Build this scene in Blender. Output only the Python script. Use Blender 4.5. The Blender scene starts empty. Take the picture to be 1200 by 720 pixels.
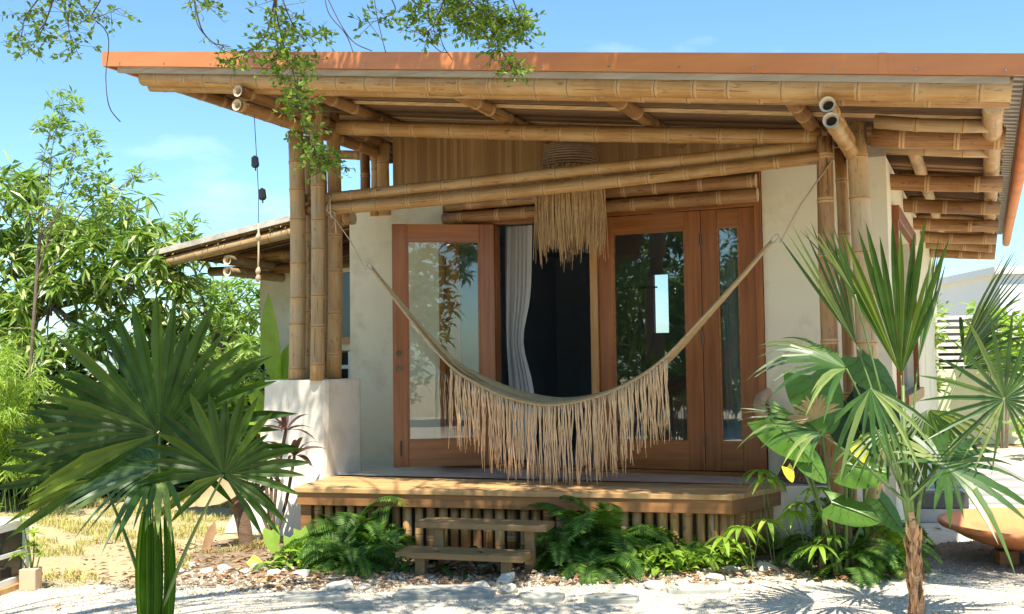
import bpy, math, random
from mathutils import Vector, Matrix, Quaternion, noise
R=math.radians
random.seed(7)
scene=bpy.context.scene
COL=scene.collection
# ---------------------------------------------------------------- camera frame and measuring helpers
F=1230.0; PIT=R(2.79); ROL=R(-.8); H=1.5
TH=R(24.2)
E1=Vector((math.cos(TH),-math.sin(TH),0)); E2=Vector((math.sin(TH),math.cos(TH),0)); OR=Vector((-.133,9.65,0))
CM=Matrix.Rotation(math.pi/2+PIT,3,'X')@Matrix.Rotation(ROL,3,'Z')
def ray(px,py): return CM@Vector(((px-600)/F,(360-py)/F,-1))
def P(px,py,Y):
    d=ray(px,py); return Vector((0,0,H))+d*(Y/d.y)
def G(px,py,h=0):
    d=ray(px,py); return Vector((0,0,H))+d*((h-H)/d.z)
def hb(px,py,b):
    d=ray(px,py); t=(b+OR.dot(E2))/d.dot(E2); p=d*t-OR
    return Vector((p.dot(E1),b,H+d.z*t))
def W(a,b,h=0): return OR+E1*a+E2*b+Vector((0,0,h))
# ---------------------------------------------------------------- mesh building
class MB:
    def __init__(s): s.V=[];s.Fc=[];s.M=[]
    def add(s,vs,fs,m=0):
        n=len(s.V); s.V.extend([tuple(v) for v in vs])
        for f in fs: s.Fc.append([i+n for i in f]); s.M.append(m)
    def box(s,x0,x1,y0,y1,z0,z1,m=0):
        s.add([(x0,y0,z0),(x1,y0,z0),(x1,y1,z0),(x0,y1,z0),(x0,y0,z1),(x1,y0,z1),(x1,y1,z1),(x0,y1,z1)],
              [(0,3,2,1),(4,5,6,7),(0,1,5,4),(1,2,6,5),(2,3,7,6),(3,0,4,7)],m)
    def prism(s,pts,z0,z1,m=0):
        n=len(pts)
        s.add([(p[0],p[1],z0) for p in pts]+[(p[0],p[1],z1) for p in pts],
              [list(range(n))[::-1],list(range(n,2*n))]+[(i,(i+1)%n,(i+1)%n+n,i+n) for i in range(n)],m)
    def tube(s,pts,rad,seg=8,m=0,cap=True):
        pts=[Vector(p) for p in pts]; n=len(pts)
        if not hasattr(rad,'__len__'): rad=[rad]*n
        base=len(s.V); up=Vector((.13,.29,.95))
        for i,p in enumerate(pts):
            t=(pts[min(i+1,n-1)]-pts[max(i-1,0)])
            if t.length<1e-9: t=Vector((0,0,1))
            t.normalize()
            x=up.cross(t)
            if x.length<.15: x=Vector((1,0,0)).cross(t)
            x.normalize(); y=t.cross(x)
            for k in range(seg):
                a=2*math.pi*k/seg; s.V.append(tuple(p+x*(math.cos(a)*rad[i])+y*(math.sin(a)*rad[i])))
        for i in range(n-1):
            for k in range(seg):
                k2=(k+1)%seg; b=base+i*seg
                s.Fc.append([b+k,b+k2,b+seg+k2,b+seg+k]); s.M.append(m)
        if cap:
            s.Fc.append([base+k for k in range(seg)][::-1]); s.M.append(m)
            b=base+(n-1)*seg; s.Fc.append([b+k for k in range(seg)]); s.M.append(m)
    def leaf(s,p,d,nrm,L,Wd,droop=.2,segs=3,fold=.18,prof=None,m=0):
        """a folded blade with pointed tip bending down with gravity"""
        d=d.normalized(); side=d.cross(nrm)
        if side.length<1e-4: side=d.orthogonal()
        side.normalize(); up=side.cross(d)
        vs=[];fs=[]
        for i in range(segs+1):
            t=i/segs
            w=(prof(t) if prof else math.sin(math.pi*min(1,.08+t*.92))**.8)*Wd*.5 if 0<i<segs else (Wd*.06 if i==0 else 0)
            c=p+d*(L*t)+Vector((0,0,-droop*L*t*t))
            vs+= [c-side*w+up*(w*fold*2),c,c+side*w+up*(w*fold*2)]
        for i in range(segs):
            a=i*3
            fs+=[(a,a+1,a+4,a+3),(a+1,a+2,a+5,a+4)]
        s.add(vs,fs,m)
    def dia(s,p,d,side,L,w,m=0,sag=0.0):
        """tiny two-triangle leaf"""
        up=side.cross(d)
        c=p+d*(L*.45)
        s.add([p,c-side*w+up*(w*.35),p+d*L+Vector((0,0,-sag)),c+side*w+up*(w*.35)],[(0,1,2),(0,2,3)],m)
    def mesh(s,name,mats,smooth=False):
        me=bpy.data.meshes.new(name); me.from_pydata(s.V,[],s.Fc)
        for m in mats: me.materials.append(m)
        if len(mats)>1: me.polygons.foreach_set('material_index',s.M)
        if smooth: me.polygons.foreach_set('use_smooth',[True]*len(s.Fc))
        me.update(); return me
def link(name,me,parent=None,loc=(0,0,0),rot=None):
    o=bpy.data.objects.new(name,me); COL.objects.link(o)
    if parent: o.parent=parent
    o.location=loc
    if rot is not None:
        if isinstance(rot,Quaternion): o.rotation_mode='QUATERNION'; o.rotation_quaternion=rot
        else: o.rotation_euler=rot
    return o
def part(name,mb,mats,parent=None,loc=(0,0,0),rot=None,smooth=False,bevel=0,label=None):
    if not isinstance(mats,(list,tuple)): mats=[mats]
    o=link(name,mb.mesh(name,mats,smooth),parent,loc,rot)
    if bevel:
        b=o.modifiers.new('bevel','BEVEL'); b.width=bevel; b.segments=2; b.limit_method='ANGLE'
    if label: o['label']=label
    return o
def tag(o,label,cat,group=None,kind=None):
    o['label']=label
    o['category']=cat
    if group: o['group']=group
    if kind: o['kind']=kind
    return o
def thing(name,label,cat,loc=(0,0,0),rotz=0,group=None):
    o=link(name,None,None,loc,(0,0,rotz)); o.empty_display_size=.1
    return tag(o,label,cat,group)
def struct(name,mb,mat,smooth=False):
    o=part(name,mb,mat,smooth=smooth); o['kind']='structure'; o['label']=name.replace('_',' '); return o
def copy_tree(o,parent=None):
    c=o.copy(); COL.objects.link(c)
    if parent: c.parent=parent
    for ch in list(o.children): copy_tree(ch,c)
    return c
def rnd(a,b): return random.uniform(a,b)
def rdir(zmin=-1,zmax=1):
    z=rnd(zmin,zmax); a=rnd(0,2*math.pi); r=math.sqrt(max(0,1-z*z)); return Vector((r*math.cos(a),r*math.sin(a),z))
# ---------------------------------------------------------------- materials
def newmat(name):
    m=bpy.data.materials.new(name); m.use_nodes=True; nt=m.node_tree; nt.nodes.clear()
    return m,nt,nt.nodes.new('ShaderNodeOutputMaterial')
def N(nt,t,**k):
    n=nt.nodes.new(t)
    for a,b in k.items(): setattr(n,a,b)
    return n
def ramp(nt,fac,stops):
    r=N(nt,'ShaderNodeValToRGB'); e=r.color_ramp.elements
    while len(e)<len(stops): e.new(.5)
    for el,(p,c) in zip(e,stops): el.position=p; el.color=(c[0],c[1],c[2],1)
    nt.links.new(fac,r.inputs[0]); return r.outputs[0]
def coordnoise(nt,scale,stretch=(1,1,1),detail=4,rough=.6,coord='Object',dist=0,offset_rand=True):
    tc=N(nt,'ShaderNodeTexCoord'); mp=N(nt,'ShaderNodeMapping'); mp.inputs['Scale'].default_value=stretch
    nt.links.new(tc.outputs[coord],mp.inputs[0])
    if offset_rand:
        oi=N(nt,'ShaderNodeObjectInfo'); mu=N(nt,'ShaderNodeMath',operation='MULTIPLY'); mu.inputs[1].default_value=37.0
        cb=N(nt,'ShaderNodeCombineXYZ'); nt.links.new(oi.outputs['Random'],mu.inputs[0])
        nt.links.new(mu.outputs[0],cb.inputs[0]); nt.links.new(mu.outputs[0],cb.inputs[2]); nt.links.new(cb.outputs[0],mp.inputs['Location'])
    nz=N(nt,'ShaderNodeTexNoise'); nz.inputs['Scale'].default_value=scale; nz.inputs['Detail'].default_value=detail
    nz.inputs['Roughness'].default_value=rough; nz.inputs['Distortion'].default_value=dist
    nt.links.new(mp.outputs[0],nz.inputs['Vector']); return nz.outputs[0]
def mixc(nt,fac,a,b,mode='MIX'):
    m=N(nt,'ShaderNodeMix',data_type='RGBA',blend_type=mode)
    for s,v in ((m.inputs[0],fac),(m.inputs[6],a),(m.inputs[7],b)):
        if isinstance(v,(int,float)): s.default_value=v
        elif isinstance(v,tuple): s.default_value=(v[0],v[1],v[2],1)
        else: nt.links.new(v,s)
    return m.outputs[2]
def bump(nt,h,strength=.3,dist=.01):
    b=N(nt,'ShaderNodeBump'); b.inputs['Strength'].default_value=strength; b.inputs['Distance'].default_value=dist
    nt.links.new(h,b.inputs['Height']); return b.outputs[0]
def mat(name,c1,c2=None,scale=6,stretch=(1,1,1),rough=.6,spec=.4,bmp=.2,bscale=60,bdist=.004,dirt=None,dscale=2.2,metal=0,orand=.12,rrange=.1):
    m,nt,out=newmat(name); c2=c2 or tuple(x*.75 for x in c1)
    p=N(nt,'ShaderNodeBsdfPrincipled')
    n1=coordnoise(nt,scale,stretch,5)
    col=ramp(nt,n1,[(.3,c2),(.68,c1)])
    if dirt:
        n2=coordnoise(nt,dscale,(1,1,1),6,.65)
        f=ramp(nt,n2,[(.5,(0,0,0)),(.72,(1,1,1))])
        col=mixc(nt,f,col,dirt)
    if orand:
        oi=N(nt,'ShaderNodeObjectInfo'); hs=N(nt,'ShaderNodeHueSaturation')
        mr=N(nt,'ShaderNodeMapRange'); mr.inputs[3].default_value=1-orand; mr.inputs[4].default_value=1+orand
        nt.links.new(oi.outputs['Random'],mr.inputs[0]); nt.links.new(mr.outputs[0],hs.inputs['Value']); nt.links.new(col,hs.inputs['Color']); col=hs.outputs[0]
    nt.links.new(col,p.inputs['Base Color'])
    p.inputs['Specular IOR Level'].default_value=spec; p.inputs['Metallic'].default_value=metal
    rr=N(nt,'ShaderNodeMapRange'); rr.inputs[3].default_value=max(.03,rough-rrange); rr.inputs[4].default_value=min(1,rough+rrange)
    nt.links.new(n1,rr.inputs[0]); nt.links.new(rr.outputs[0],p.inputs['Roughness'])
    if bmp:
        n3=coordnoise(nt,bscale,stretch,4); nt.links.new(bump(nt,n3,bmp,bdist),p.inputs['Normal'])
    nt.links.new(p.outputs[0],out.inputs[0]); return m
def foliage(name,c1,c2,c3=None,trans=.35,rough=.42,spec=.35,streak=None):
    m,nt,out=newmat(name)
    g=N(nt,'ShaderNodeNewGeometry')
    st=[(0,c1),(.6,c2)]+([(.80,c2),(.94,c3)] if c3 else [])
    col=ramp(nt,g.outputs['Random Per Island'],st)
    nz=coordnoise(nt,9,(1,1,1),3)
    col=mixc(nt,ramp(nt,nz,[(.35,(0,0,0)),(.7,(.5,.5,.5))]),col,tuple(min(1,x*1.5+.01) for x in c2))
    p=N(nt,'ShaderNodeBsdfPrincipled'); p.inputs['Roughness'].default_value=rough; p.inputs['Specular IOR Level'].default_value=spec
    t=N(nt,'ShaderNodeBsdfTranslucent')
    nt.links.new(col,p.inputs['Base Color'])
    tc=mixc(nt,1.0,col,(1.5,1.6,.7),'MULTIPLY'); nt.links.new(tc,t.inputs[0])
    mx=N(nt,'ShaderNodeMixShader'); mx.inputs[0].default_value=trans
    nt.links.new(p.outputs[0],mx.inputs[1]); nt.links.new(t.outputs[0],mx.inputs[2]); nt.links.new(mx.outputs[0],out.inputs[0]); return m
def bamboo_mat(name,c1,c2,c3,val=.16,rough=.42):
    m,nt,out=newmat(name); p=N(nt,'ShaderNodeBsdfPrincipled')
    fine=coordnoise(nt,1,(90,90,2.2),3,.6); big=coordnoise(nt,1,(5,5,1.6),4,.6)
    col=ramp(nt,fine,[(.3,c2),(.66,c1)])
    f=ramp(nt,big,[(.42,(0,0,0)),(.7,(.85,.85,.85))]); col=mixc(nt,f,col,c3)
    sp=coordnoise(nt,1,(26,26,9),3,.7); f2=ramp(nt,sp,[(.60,(0,0,0)),(.72,(.75,.75,.75))])
    col=mixc(nt,f2,col,tuple(x*.28 for x in c2))
    ck=coordnoise(nt,1,(34,34,.8),2,.5); col=mixc(nt,ramp(nt,ck,[(.655,(0,0,0)),(.67,(.8,.8,.8)),(.69,(.8,.8,.8)),(.705,(0,0,0))]),col,tuple(x*.3 for x in c2))
    bl=coordnoise(nt,1,(3,3,2.6),5,.7); col=mixc(nt,ramp(nt,bl,[(.55,(0,0,0)),(.75,(.55,.55,.55))]),col,tuple(x*.6 for x in c2))
    oi=N(nt,'ShaderNodeObjectInfo'); hs=N(nt,'ShaderNodeHueSaturation'); mr=N(nt,'ShaderNodeMapRange'); mr.inputs[3].default_value=1-val; mr.inputs[4].default_value=1+val
    nt.links.new(oi.outputs['Random'],mr.inputs[0]); nt.links.new(mr.outputs[0],hs.inputs['Value']); nt.links.new(col,hs.inputs['Color'])
    nt.links.new(hs.outputs[0],p.inputs['Base Color']); p.inputs['Roughness'].default_value=rough; p.inputs['Specular IOR Level'].default_value=.4
    nt.links.new(bump(nt,fine,.25,.002),p.inputs['Normal']); nt.links.new(p.outputs[0],out.inputs[0]); return m
M={}
M['bam']=bamboo_mat('bamboo_honey',(.49,.265,.088),(.31,.145,.042),(.56,.37,.17))
M['bam_grey']=bamboo_mat('bamboo_weathered',(.51,.33,.15),(.35,.205,.082),(.47,.36,.22))
M['bam_dark']=bamboo_mat('bamboo_brown',(.33,.16,.055),(.20,.09,.028),(.42,.24,.10))
M['bam_split']=None
M['ring']=mat('bamboo_node',(.54,.34,.155),(.42,.24,.095),scale=18,rough=.6)
M['ringd']=mat('bamboo_node_scar',(.30,.17,.075),(.20,.10,.045),scale=30,rough=.7)
M['cutend']=mat('bamboo_cut_end',(.62,.52,.36),(.5,.38,.24),scale=60,rough=.8)
M['hollow']=mat('bamboo_hollow',(.07,.05,.035),rough=.9)  # near-black disc colour stands for the shade inside an open pole
M['plaster']=mat('cream_plaster',(.84,.76,.57),(.77,.68,.49),scale=2.2,rough=.85,spec=.2,bmp=.35,bscale=25,bdist=.004,dirt=(.60,.50,.33),orand=0)
M['plaster_w']=mat('white_render',(.82,.76,.64),(.77,.70,.58),scale=2,rough=.85,spec=.2,bmp=.35,bscale=22,bdist=.004,dirt=(.62,.56,.44),orand=0)
M['fascia']=mat('terracotta_metal',(.60,.22,.07),(.50,.17,.052),scale=3,stretch=(.6,1,3),rough=.35,spec=.5,bmp=.12,bscale=8,bdist=.004,orand=0)
M['drip']=mat('weathered_board',(.42,.36,.27),(.30,.25,.18),scale=4,stretch=(1,8,8),rough=.7)
M['tin']=mat('galvanised_sheet',(.66,.64,.58),(.52,.50,.44),scale=5,rough=.45,spec=.5,metal=.3,orand=0)
M['doorv']=mat('varnished_wood_upright',(.34,.115,.030),(.19,.055,.014),scale=1,stretch=(30,30,1.6),rough=.32,spec=.5,bmp=.1,bscale=1,bdist=.002)
M['doorh']=mat('varnished_wood_rail',(.38,.14,.038),(.22,.07,.018),scale=1,stretch=(1.6,30,30),rough=.32,spec=.5,bmp=.1,bscale=1,bdist=.002)
M['doorl']=mat('light_wood_post',(.52,.27,.09),(.38,.17,.05),scale=1,stretch=(30,30,1.6),rough=.36,spec=.5,bmp=.1,bscale=1,bdist=.002)
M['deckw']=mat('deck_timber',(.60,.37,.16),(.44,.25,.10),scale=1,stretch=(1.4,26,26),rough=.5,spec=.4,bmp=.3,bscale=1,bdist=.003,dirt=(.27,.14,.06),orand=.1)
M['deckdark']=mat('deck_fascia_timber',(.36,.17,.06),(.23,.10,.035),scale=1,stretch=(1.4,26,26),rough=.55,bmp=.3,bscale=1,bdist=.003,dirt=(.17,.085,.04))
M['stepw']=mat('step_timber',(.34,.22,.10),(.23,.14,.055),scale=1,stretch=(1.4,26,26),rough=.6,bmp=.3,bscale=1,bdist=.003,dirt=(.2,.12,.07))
M['conc']=mat('polished_concrete',(.74,.68,.58),(.66,.60,.50),scale=3,rough=.16,spec=.6,bmp=.04,bscale=10,dirt=(.56,.50,.41),orand=0,rrange=.05)
M['dark']=mat('room_wall',(.42,.45,.52),(.36,.39,.46),rough=.9,orand=0)
M['black']=mat('black_metal',(.018,.018,.02),rough=.35,spec=.5,bmp=0)
M['bronze']=mat('bronze_hardware',(.16,.12,.085),rough=.3,metal=1,bmp=0)
M['steel']=mat('brushed_steel',(.55,.52,.47),rough=.25,metal=1,bmp=0)
M['straw']=mat('straw',(.55,.36,.17),(.38,.22,.09),scale=30,rough=.75,orand=.1)
M['strawb']=mat('woven_basket',(.30,.19,.11),(.20,.12,.07),scale=30,rough=.75)
M['fringe']=mat('cotton_fringe',(.88,.64,.40),(.76,.50,.28),scale=20,rough=.85,spec=.15,orand=.08)
M['hcloth']=mat('hammock_cotton',(.50,.36,.19),(.38,.26,.13),scale=1,stretch=(4,60,60),rough=.85,spec=.15,bmp=.5,bscale=1,bdist=.01)
M['rope']=mat('jute_rope',(.60,.48,.33),(.42,.32,.2),scale=90,rough=.85,spec=.15)
M['curtain']=mat('linen_curtain',(.60,.585,.56),(.52,.51,.49),scale=3,rough=.9,spec=.1,orand=0)
M['mat_panel']=None
M['terra']=mat('terracotta',(.72,.28,.11),(.62,.23,.085),scale=4,rough=.6,spec=.3,bmp=.15,bscale=30,dirt=(.42,.16,.08),orand=0)
M['stone']=mat('flagstone',(.42,.42,.37),(.32,.32,.28),scale=5,rough=.8,bmp=.5,bscale=25,bdist=.006,dirt=(.33,.31,.26),dscale=5)
M['rock']=mat('pale_rock',(.66,.62,.54),(.50,.46,.39),scale=8,rough=.85,bmp=.5,bscale=30,bdist=.006,dirt=(.36,.31,.24),dscale=6,orand=.15)
M['gravel_s']=mat('gravel_stone',(.66,.60,.49),(.48,.42,.33),scale=20,rough=.85,bmp=0)
M['darkgravel']=mat('grey_gravel_stone',(.36,.33,.29),(.24,.22,.19),scale=20,rough=.85,bmp=0)
M['trunk']=mat('palm_bark',(.24,.15,.09),(.12,.075,.045),scale=3,stretch=(3,3,14),rough=.9,bmp=.8,bscale=12,bdist=.02)
M['bark']=mat('tree_bark',(.22,.17,.12),(.12,.09,.065),scale=5,stretch=(2,2,.6),rough=.9,bmp=.7,bscale=14,bdist=.02)
M['twig']=mat('twig_bark',(.12,.08,.05),(.07,.045,.03),rough=.85,bmp=0)
M['wicker']=mat('wicker',(.30,.17,.09),(.20,.10,.05),scale=25,rough=.6,bmp=.6,bscale=60,bdist=.01)
M['cushion']=mat('cushion_canvas',(.66,.45,.28),(.56,.37,.22),scale=5,rough=.9,spec=.1)
M['white']=mat('white_paint',(.80,.78,.73),(.70,.67,.6),scale=8,rough=.6,dirt=(.5,.45,.37),dscale=9,orand=0)
M['pane']=mat('dark_glass_pane',(.03,.032,.035),rough=.12,spec=.7,bmp=0,orand=0)
M['slab']=mat('pale_slab',(.52,.52,.50),(.44,.44,.42),scale=6,rough=.8,bmp=.3,bscale=25)
M['whitewall']=mat('whitewashed_wall',(.80,.79,.76),(.76,.75,.72),scale=1.5,rough=.85,orand=0)
M['yellowwall']=mat('cream_wall',(.72,.68,.46),(.66,.62,.41),rough=.85,orand=0)
M['concrete']=mat('raw_concrete',(.40,.38,.34),(.3,.28,.25),scale=5,rough=.85,bmp=.4,bscale=20)
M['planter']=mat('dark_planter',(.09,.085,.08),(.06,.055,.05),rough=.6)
# foliage
M['fpalm']=foliage('fan_palm_leaf',(.012,.034,.003),(.038,.082,.006),(.13,.18,.018),.28,.42,.3)
M['fpalm2']=foliage('fan_palm_leaf_bluish',(.016,.048,.008),(.046,.105,.018),(.26,.31,.10),.26,.38,.5)
M['fdry']=foliage('dry_palm_leaf',(.30,.20,.10),(.42,.30,.17),None,.25,.7,.2)
M['petiole']=mat('leaf_stalk',(.12,.19,.05),(.07,.12,.03),rough=.45,bmp=0)
M['mango']=foliage('mango_leaf',(.035,.085,.011),(.18,.28,.05),(.66,.66,.34),.35,.3,.7)  # palest leaves put sunlit highlights into the leaf colour
M['lime']=foliage('lime_leaf',(.13,.23,.035),(.27,.38,.06),(.45,.5,.12),.45,.45,.4)
M['yg']=foliage('young_tree_leaf',(.10,.18,.04),(.22,.32,.07),(.34,.4,.12),.4,.4,.4)
M['dkleaf']=foliage('shade_leaf',(.010,.025,.007),(.025,.055,.012),None,.25,.5,.3)  # green darkened to put deep shade into the leaf colour
M['fern']=foliage('fern_leaf',(.024,.070,.008),(.068,.155,.016),(.19,.29,.04),.35,.5,.35)
M['fern2']=foliage('pale_fern_leaf',(.10,.20,.02),(.23,.36,.04),(.42,.5,.09),.4,.5,.3)
M['ear']=foliage('elephant_ear_leaf',(.04,.11,.014),(.09,.20,.022),None,.35,.35,.5)
M['cordy']=foliage('cordyline_leaf',(.05,.03,.03),(.11,.055,.05),(.17,.12,.05),.25,.4,.4)
M['yellow']=foliage('yellow_leaf',(.58,.55,.04),(.68,.64,.06),None,.3,.5,.3)
M['grass']=foliage('dry_grass_blade',(.26,.27,.08),(.42,.38,.15),(.5,.42,.2),.3,.7,.2)
M['litter']=foliage('fallen_leaf',(.16,.09,.05),(.34,.2,.11),(.5,.38,.2),.1,.8,.2)
M['twigleaf']=foliage('small_tree_leaf',(.05,.10,.012),(.13,.21,.025),(.30,.36,.06),.4,.45,.3)
def glass_mat(name,base=.12,tint=(.85,.9,.9)):
    m,nt,out=newmat(name); tr=N(nt,'ShaderNodeBsdfTransparent'); tr.inputs[0].default_value=(*tint,1)
    gl=N(nt,'ShaderNodeBsdfGlossy'); gl.inputs['Roughness'].default_value=.01
    fr=N(nt,'ShaderNodeFresnel'); fr.inputs[0].default_value=1.5
    mr=N(nt,'ShaderNodeMapRange'); mr.inputs[3].default_value=base; mr.inputs[4].default_value=1
    nt.links.new(fr.outputs[0],mr.inputs[0]); mx=N(nt,'ShaderNodeMixShader'); nt.links.new(mr.outputs[0],mx.inputs[0])
    nz=coordnoise(nt,1.2,(1,1,1),1,.5); nt.links.new(bump(nt,nz,.05,.02),gl.inputs['Normal'])
    nt.links.new(tr.outputs[0],mx.inputs[1]); nt.links.new(gl.outputs[0],mx.inputs[2]); nt.links.new(mx.outputs[0],out.inputs[0]); return m
M['glass']=glass_mat('window_glass',.09)
M['glass2']=glass_mat('open_door_glass',.05,(.95,.97,.95))
def panel_mat():   # woven bamboo mat: narrow upright strips
    m,nt,out=newmat('split_bamboo_panel'); p=N(nt,'ShaderNodeBsdfPrincipled')
    tc=N(nt,'ShaderNodeTexCoord'); sx=N(nt,'ShaderNodeSeparateXYZ'); nt.links.new(tc.outputs['Object'],sx.inputs[0])
    mu=N(nt,'ShaderNodeMath',operation='MULTIPLY'); mu.inputs[1].default_value=28; nt.links.new(sx.outputs[0],mu.inputs[0])
    fl=N(nt,'ShaderNodeMath',operation='FLOOR'); nt.links.new(mu.outputs[0],fl.inputs[0])
    fr=N(nt,'ShaderNodeMath',operation='FRACT'); nt.links.new(mu.outputs[0],fr.inputs[0])
    wn=N(nt,'ShaderNodeTexWhiteNoise',noise_dimensions='1D'); nt.links.new(fl.outputs[0],wn.inputs['W'])
    col=ramp(nt,wn.outputs[0],[(0,(.30,.15,.05)),(1,(.50,.29,.11))])
    st=coordnoise(nt,1,(60,60,3),3); col=mixc(nt,ramp(nt,st,[(.45,(0,0,0)),(.75,(.6,.6,.6))]),col,(.27,.145,.06))
    gr=ramp(nt,fr.outputs[0],[(0,(1,1,1)),(.07,(0,0,0))]); col=mixc(nt,gr,col,(.10,.05,.02))
    nt.links.new(col,p.inputs['Base Color']); p.inputs['Roughness'].default_value=.6
    nt.links.new(p.outputs[0],out.inputs[0]); return m
M['mat_panel']=panel_mat()
def ground_mat(name,cols,scales,bmp=.6,bsc=60,bd=.01):
    m,nt,out=newmat(name); p=N(nt,'ShaderNodeBsdfPrincipled')
    a=coordnoise(nt,scales[0],(1,1,1),6,.6,offset_rand=False); b=coordnoise(nt,scales[1],(1,1,1),5,.7,offset_rand=False)
    col=ramp(nt,a,[(.3,cols[0]),(.7,cols[1])]); col=mixc(nt,ramp(nt,b,[(.42,(0,0,0)),(.66,(1,1,1))]),col,cols[2])
    vo=N(nt,'ShaderNodeTexVoronoi'); vo.inputs['Scale'].default_value=bsc; tc=N(nt,'ShaderNodeTexCoord'); nt.links.new(tc.outputs['Object'],vo.inputs['Vector'])
    col=mixc(nt,ramp(nt,vo.outputs['Color'],[(0,(.0,.0,.0)),(1,(.45,.45,.45))]),col,cols[3])
    nt.links.new(col,p.inputs['Base Color']); p.inputs['Roughness'].default_value=.92; p.inputs['Specular IOR Level'].default_value=.2
    nt.links.new(bump(nt,vo.outputs['Distance'],bmp,bd),p.inputs['Normal']); nt.links.new(p.outputs[0],out.inputs[0]); return m
M['ground']=ground_mat('dry_soil',[(.34,.25,.15),(.44,.34,.21),(.30,.27,.11),(.50,.42,.28)],(1.3,4),.4,40)
M['gravel']=ground_mat('white_gravel',[(.60,.53,.41),(.69,.62,.50),(.50,.43,.32),(.78,.73,.63)],(2,7),.9,75,.012)
M['soil']=ground_mat('bed_soil',[(.14,.09,.055),(.22,.15,.09),(.36,.29,.2),(.3,.24,.17)],(3,12),.9,50,.015)
M['dgravel']=ground_mat('grey_gravel',[(.26,.23,.20),(.33,.30,.26),(.22,.2,.17),(.42,.39,.35)],(3,9),.9,80,.012)

def lath_mat():
    m,nt,out=newmat('bamboo_lath'); p=N(nt,'ShaderNodeBsdfPrincipled'); g=N(nt,'ShaderNodeNewGeometry')
    col=ramp(nt,g.outputs['Random Per Island'],[(0,(.03,.015,.007)),(.45,(.13,.065,.025)),(.8,(.32,.18,.075)),(1,(.55,.36,.17))])  # near-black laths paint in the shaded gaps between laths
    st=coordnoise(nt,1,(2,60,60),3); col=mixc(nt,ramp(nt,st,[(.4,(0,0,0)),(.7,(.7,.7,.7))]),col,(.16,.08,.03))
    nt.links.new(col,p.inputs['Base Color']); p.inputs['Roughness'].default_value=.6; nt.links.new(p.outputs[0],out.inputs[0]); return m
M['bam_split']=lath_mat()
# ================================================================= SETTING
def blob(pts,n=6,j=.06,seed=1):
    """subdivide a ground outline and roughen it"""
    rs=random.Random(seed); o=[]
    for i in range(len(pts)):
        a=Vector(pts[i]);b=Vector(pts[(i+1)%len(pts)])
        for k in range(n):
            p=a.lerp(b,k/n); o.append((p.x+rs.uniform(-j,j),p.y+rs.uniform(-j,j)))
    return o
def sheet(name,pts,z,m):
    mb=MB(); mb.add([(p[0],p[1],z) for p in pts],[list(range(len(pts)))]); return struct(name,mb,m)
sheet('ground',[(-150,-60),(150,-60),(150,220),(-150,220)],-.008,M['ground'])
def rough(pts,n=7,j=.07,seed=3):
    rs=random.Random(seed); o=[]
    for i in range(len(pts)-1):
        a=Vector(pts[i]);b=Vector(pts[i+1])
        for k in range(n): q=a.lerp(b,k/n); o.append((q.x+rs.uniform(-j,j),q.y+rs.uniform(-j,j)))
    o.append(pts[-1]); return o
sheet('gravel_yard',[(-14,-8),(14,-8),(14,16.3),(4.9,16.3)]+rough([(3.6,9.6),(2.75,8.3),(1.3,7.4),(.2,7.1),(-1.6,7.15),(-2.6,7.2),(-4.2,7.15),(-14,7.4)]),0,M['gravel'])
sheet('garden_bed',blob([(-2.5,7.15),(-1.5,6.95),(.2,6.9),(1.3,7.2),(2.75,8.1),(3.5,9.5),(2.4,9.4),(1.0,9.0),(-1.9,9.9),(-2.6,8.6)],8,.07,5),.004,M['soil'])
dg=[]
for i in range(40):
    a=i/40*2*math.pi; r=.9+rnd(-.03,.03); dg.append((3.78+r*math.cos(a),7.5+r*math.sin(a)))
sheet('grey_gravel_shadow_patch',dg,.004,M['dgravel'])  # grey disc holds both grey gravel and the bowl's shadow as colour
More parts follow.
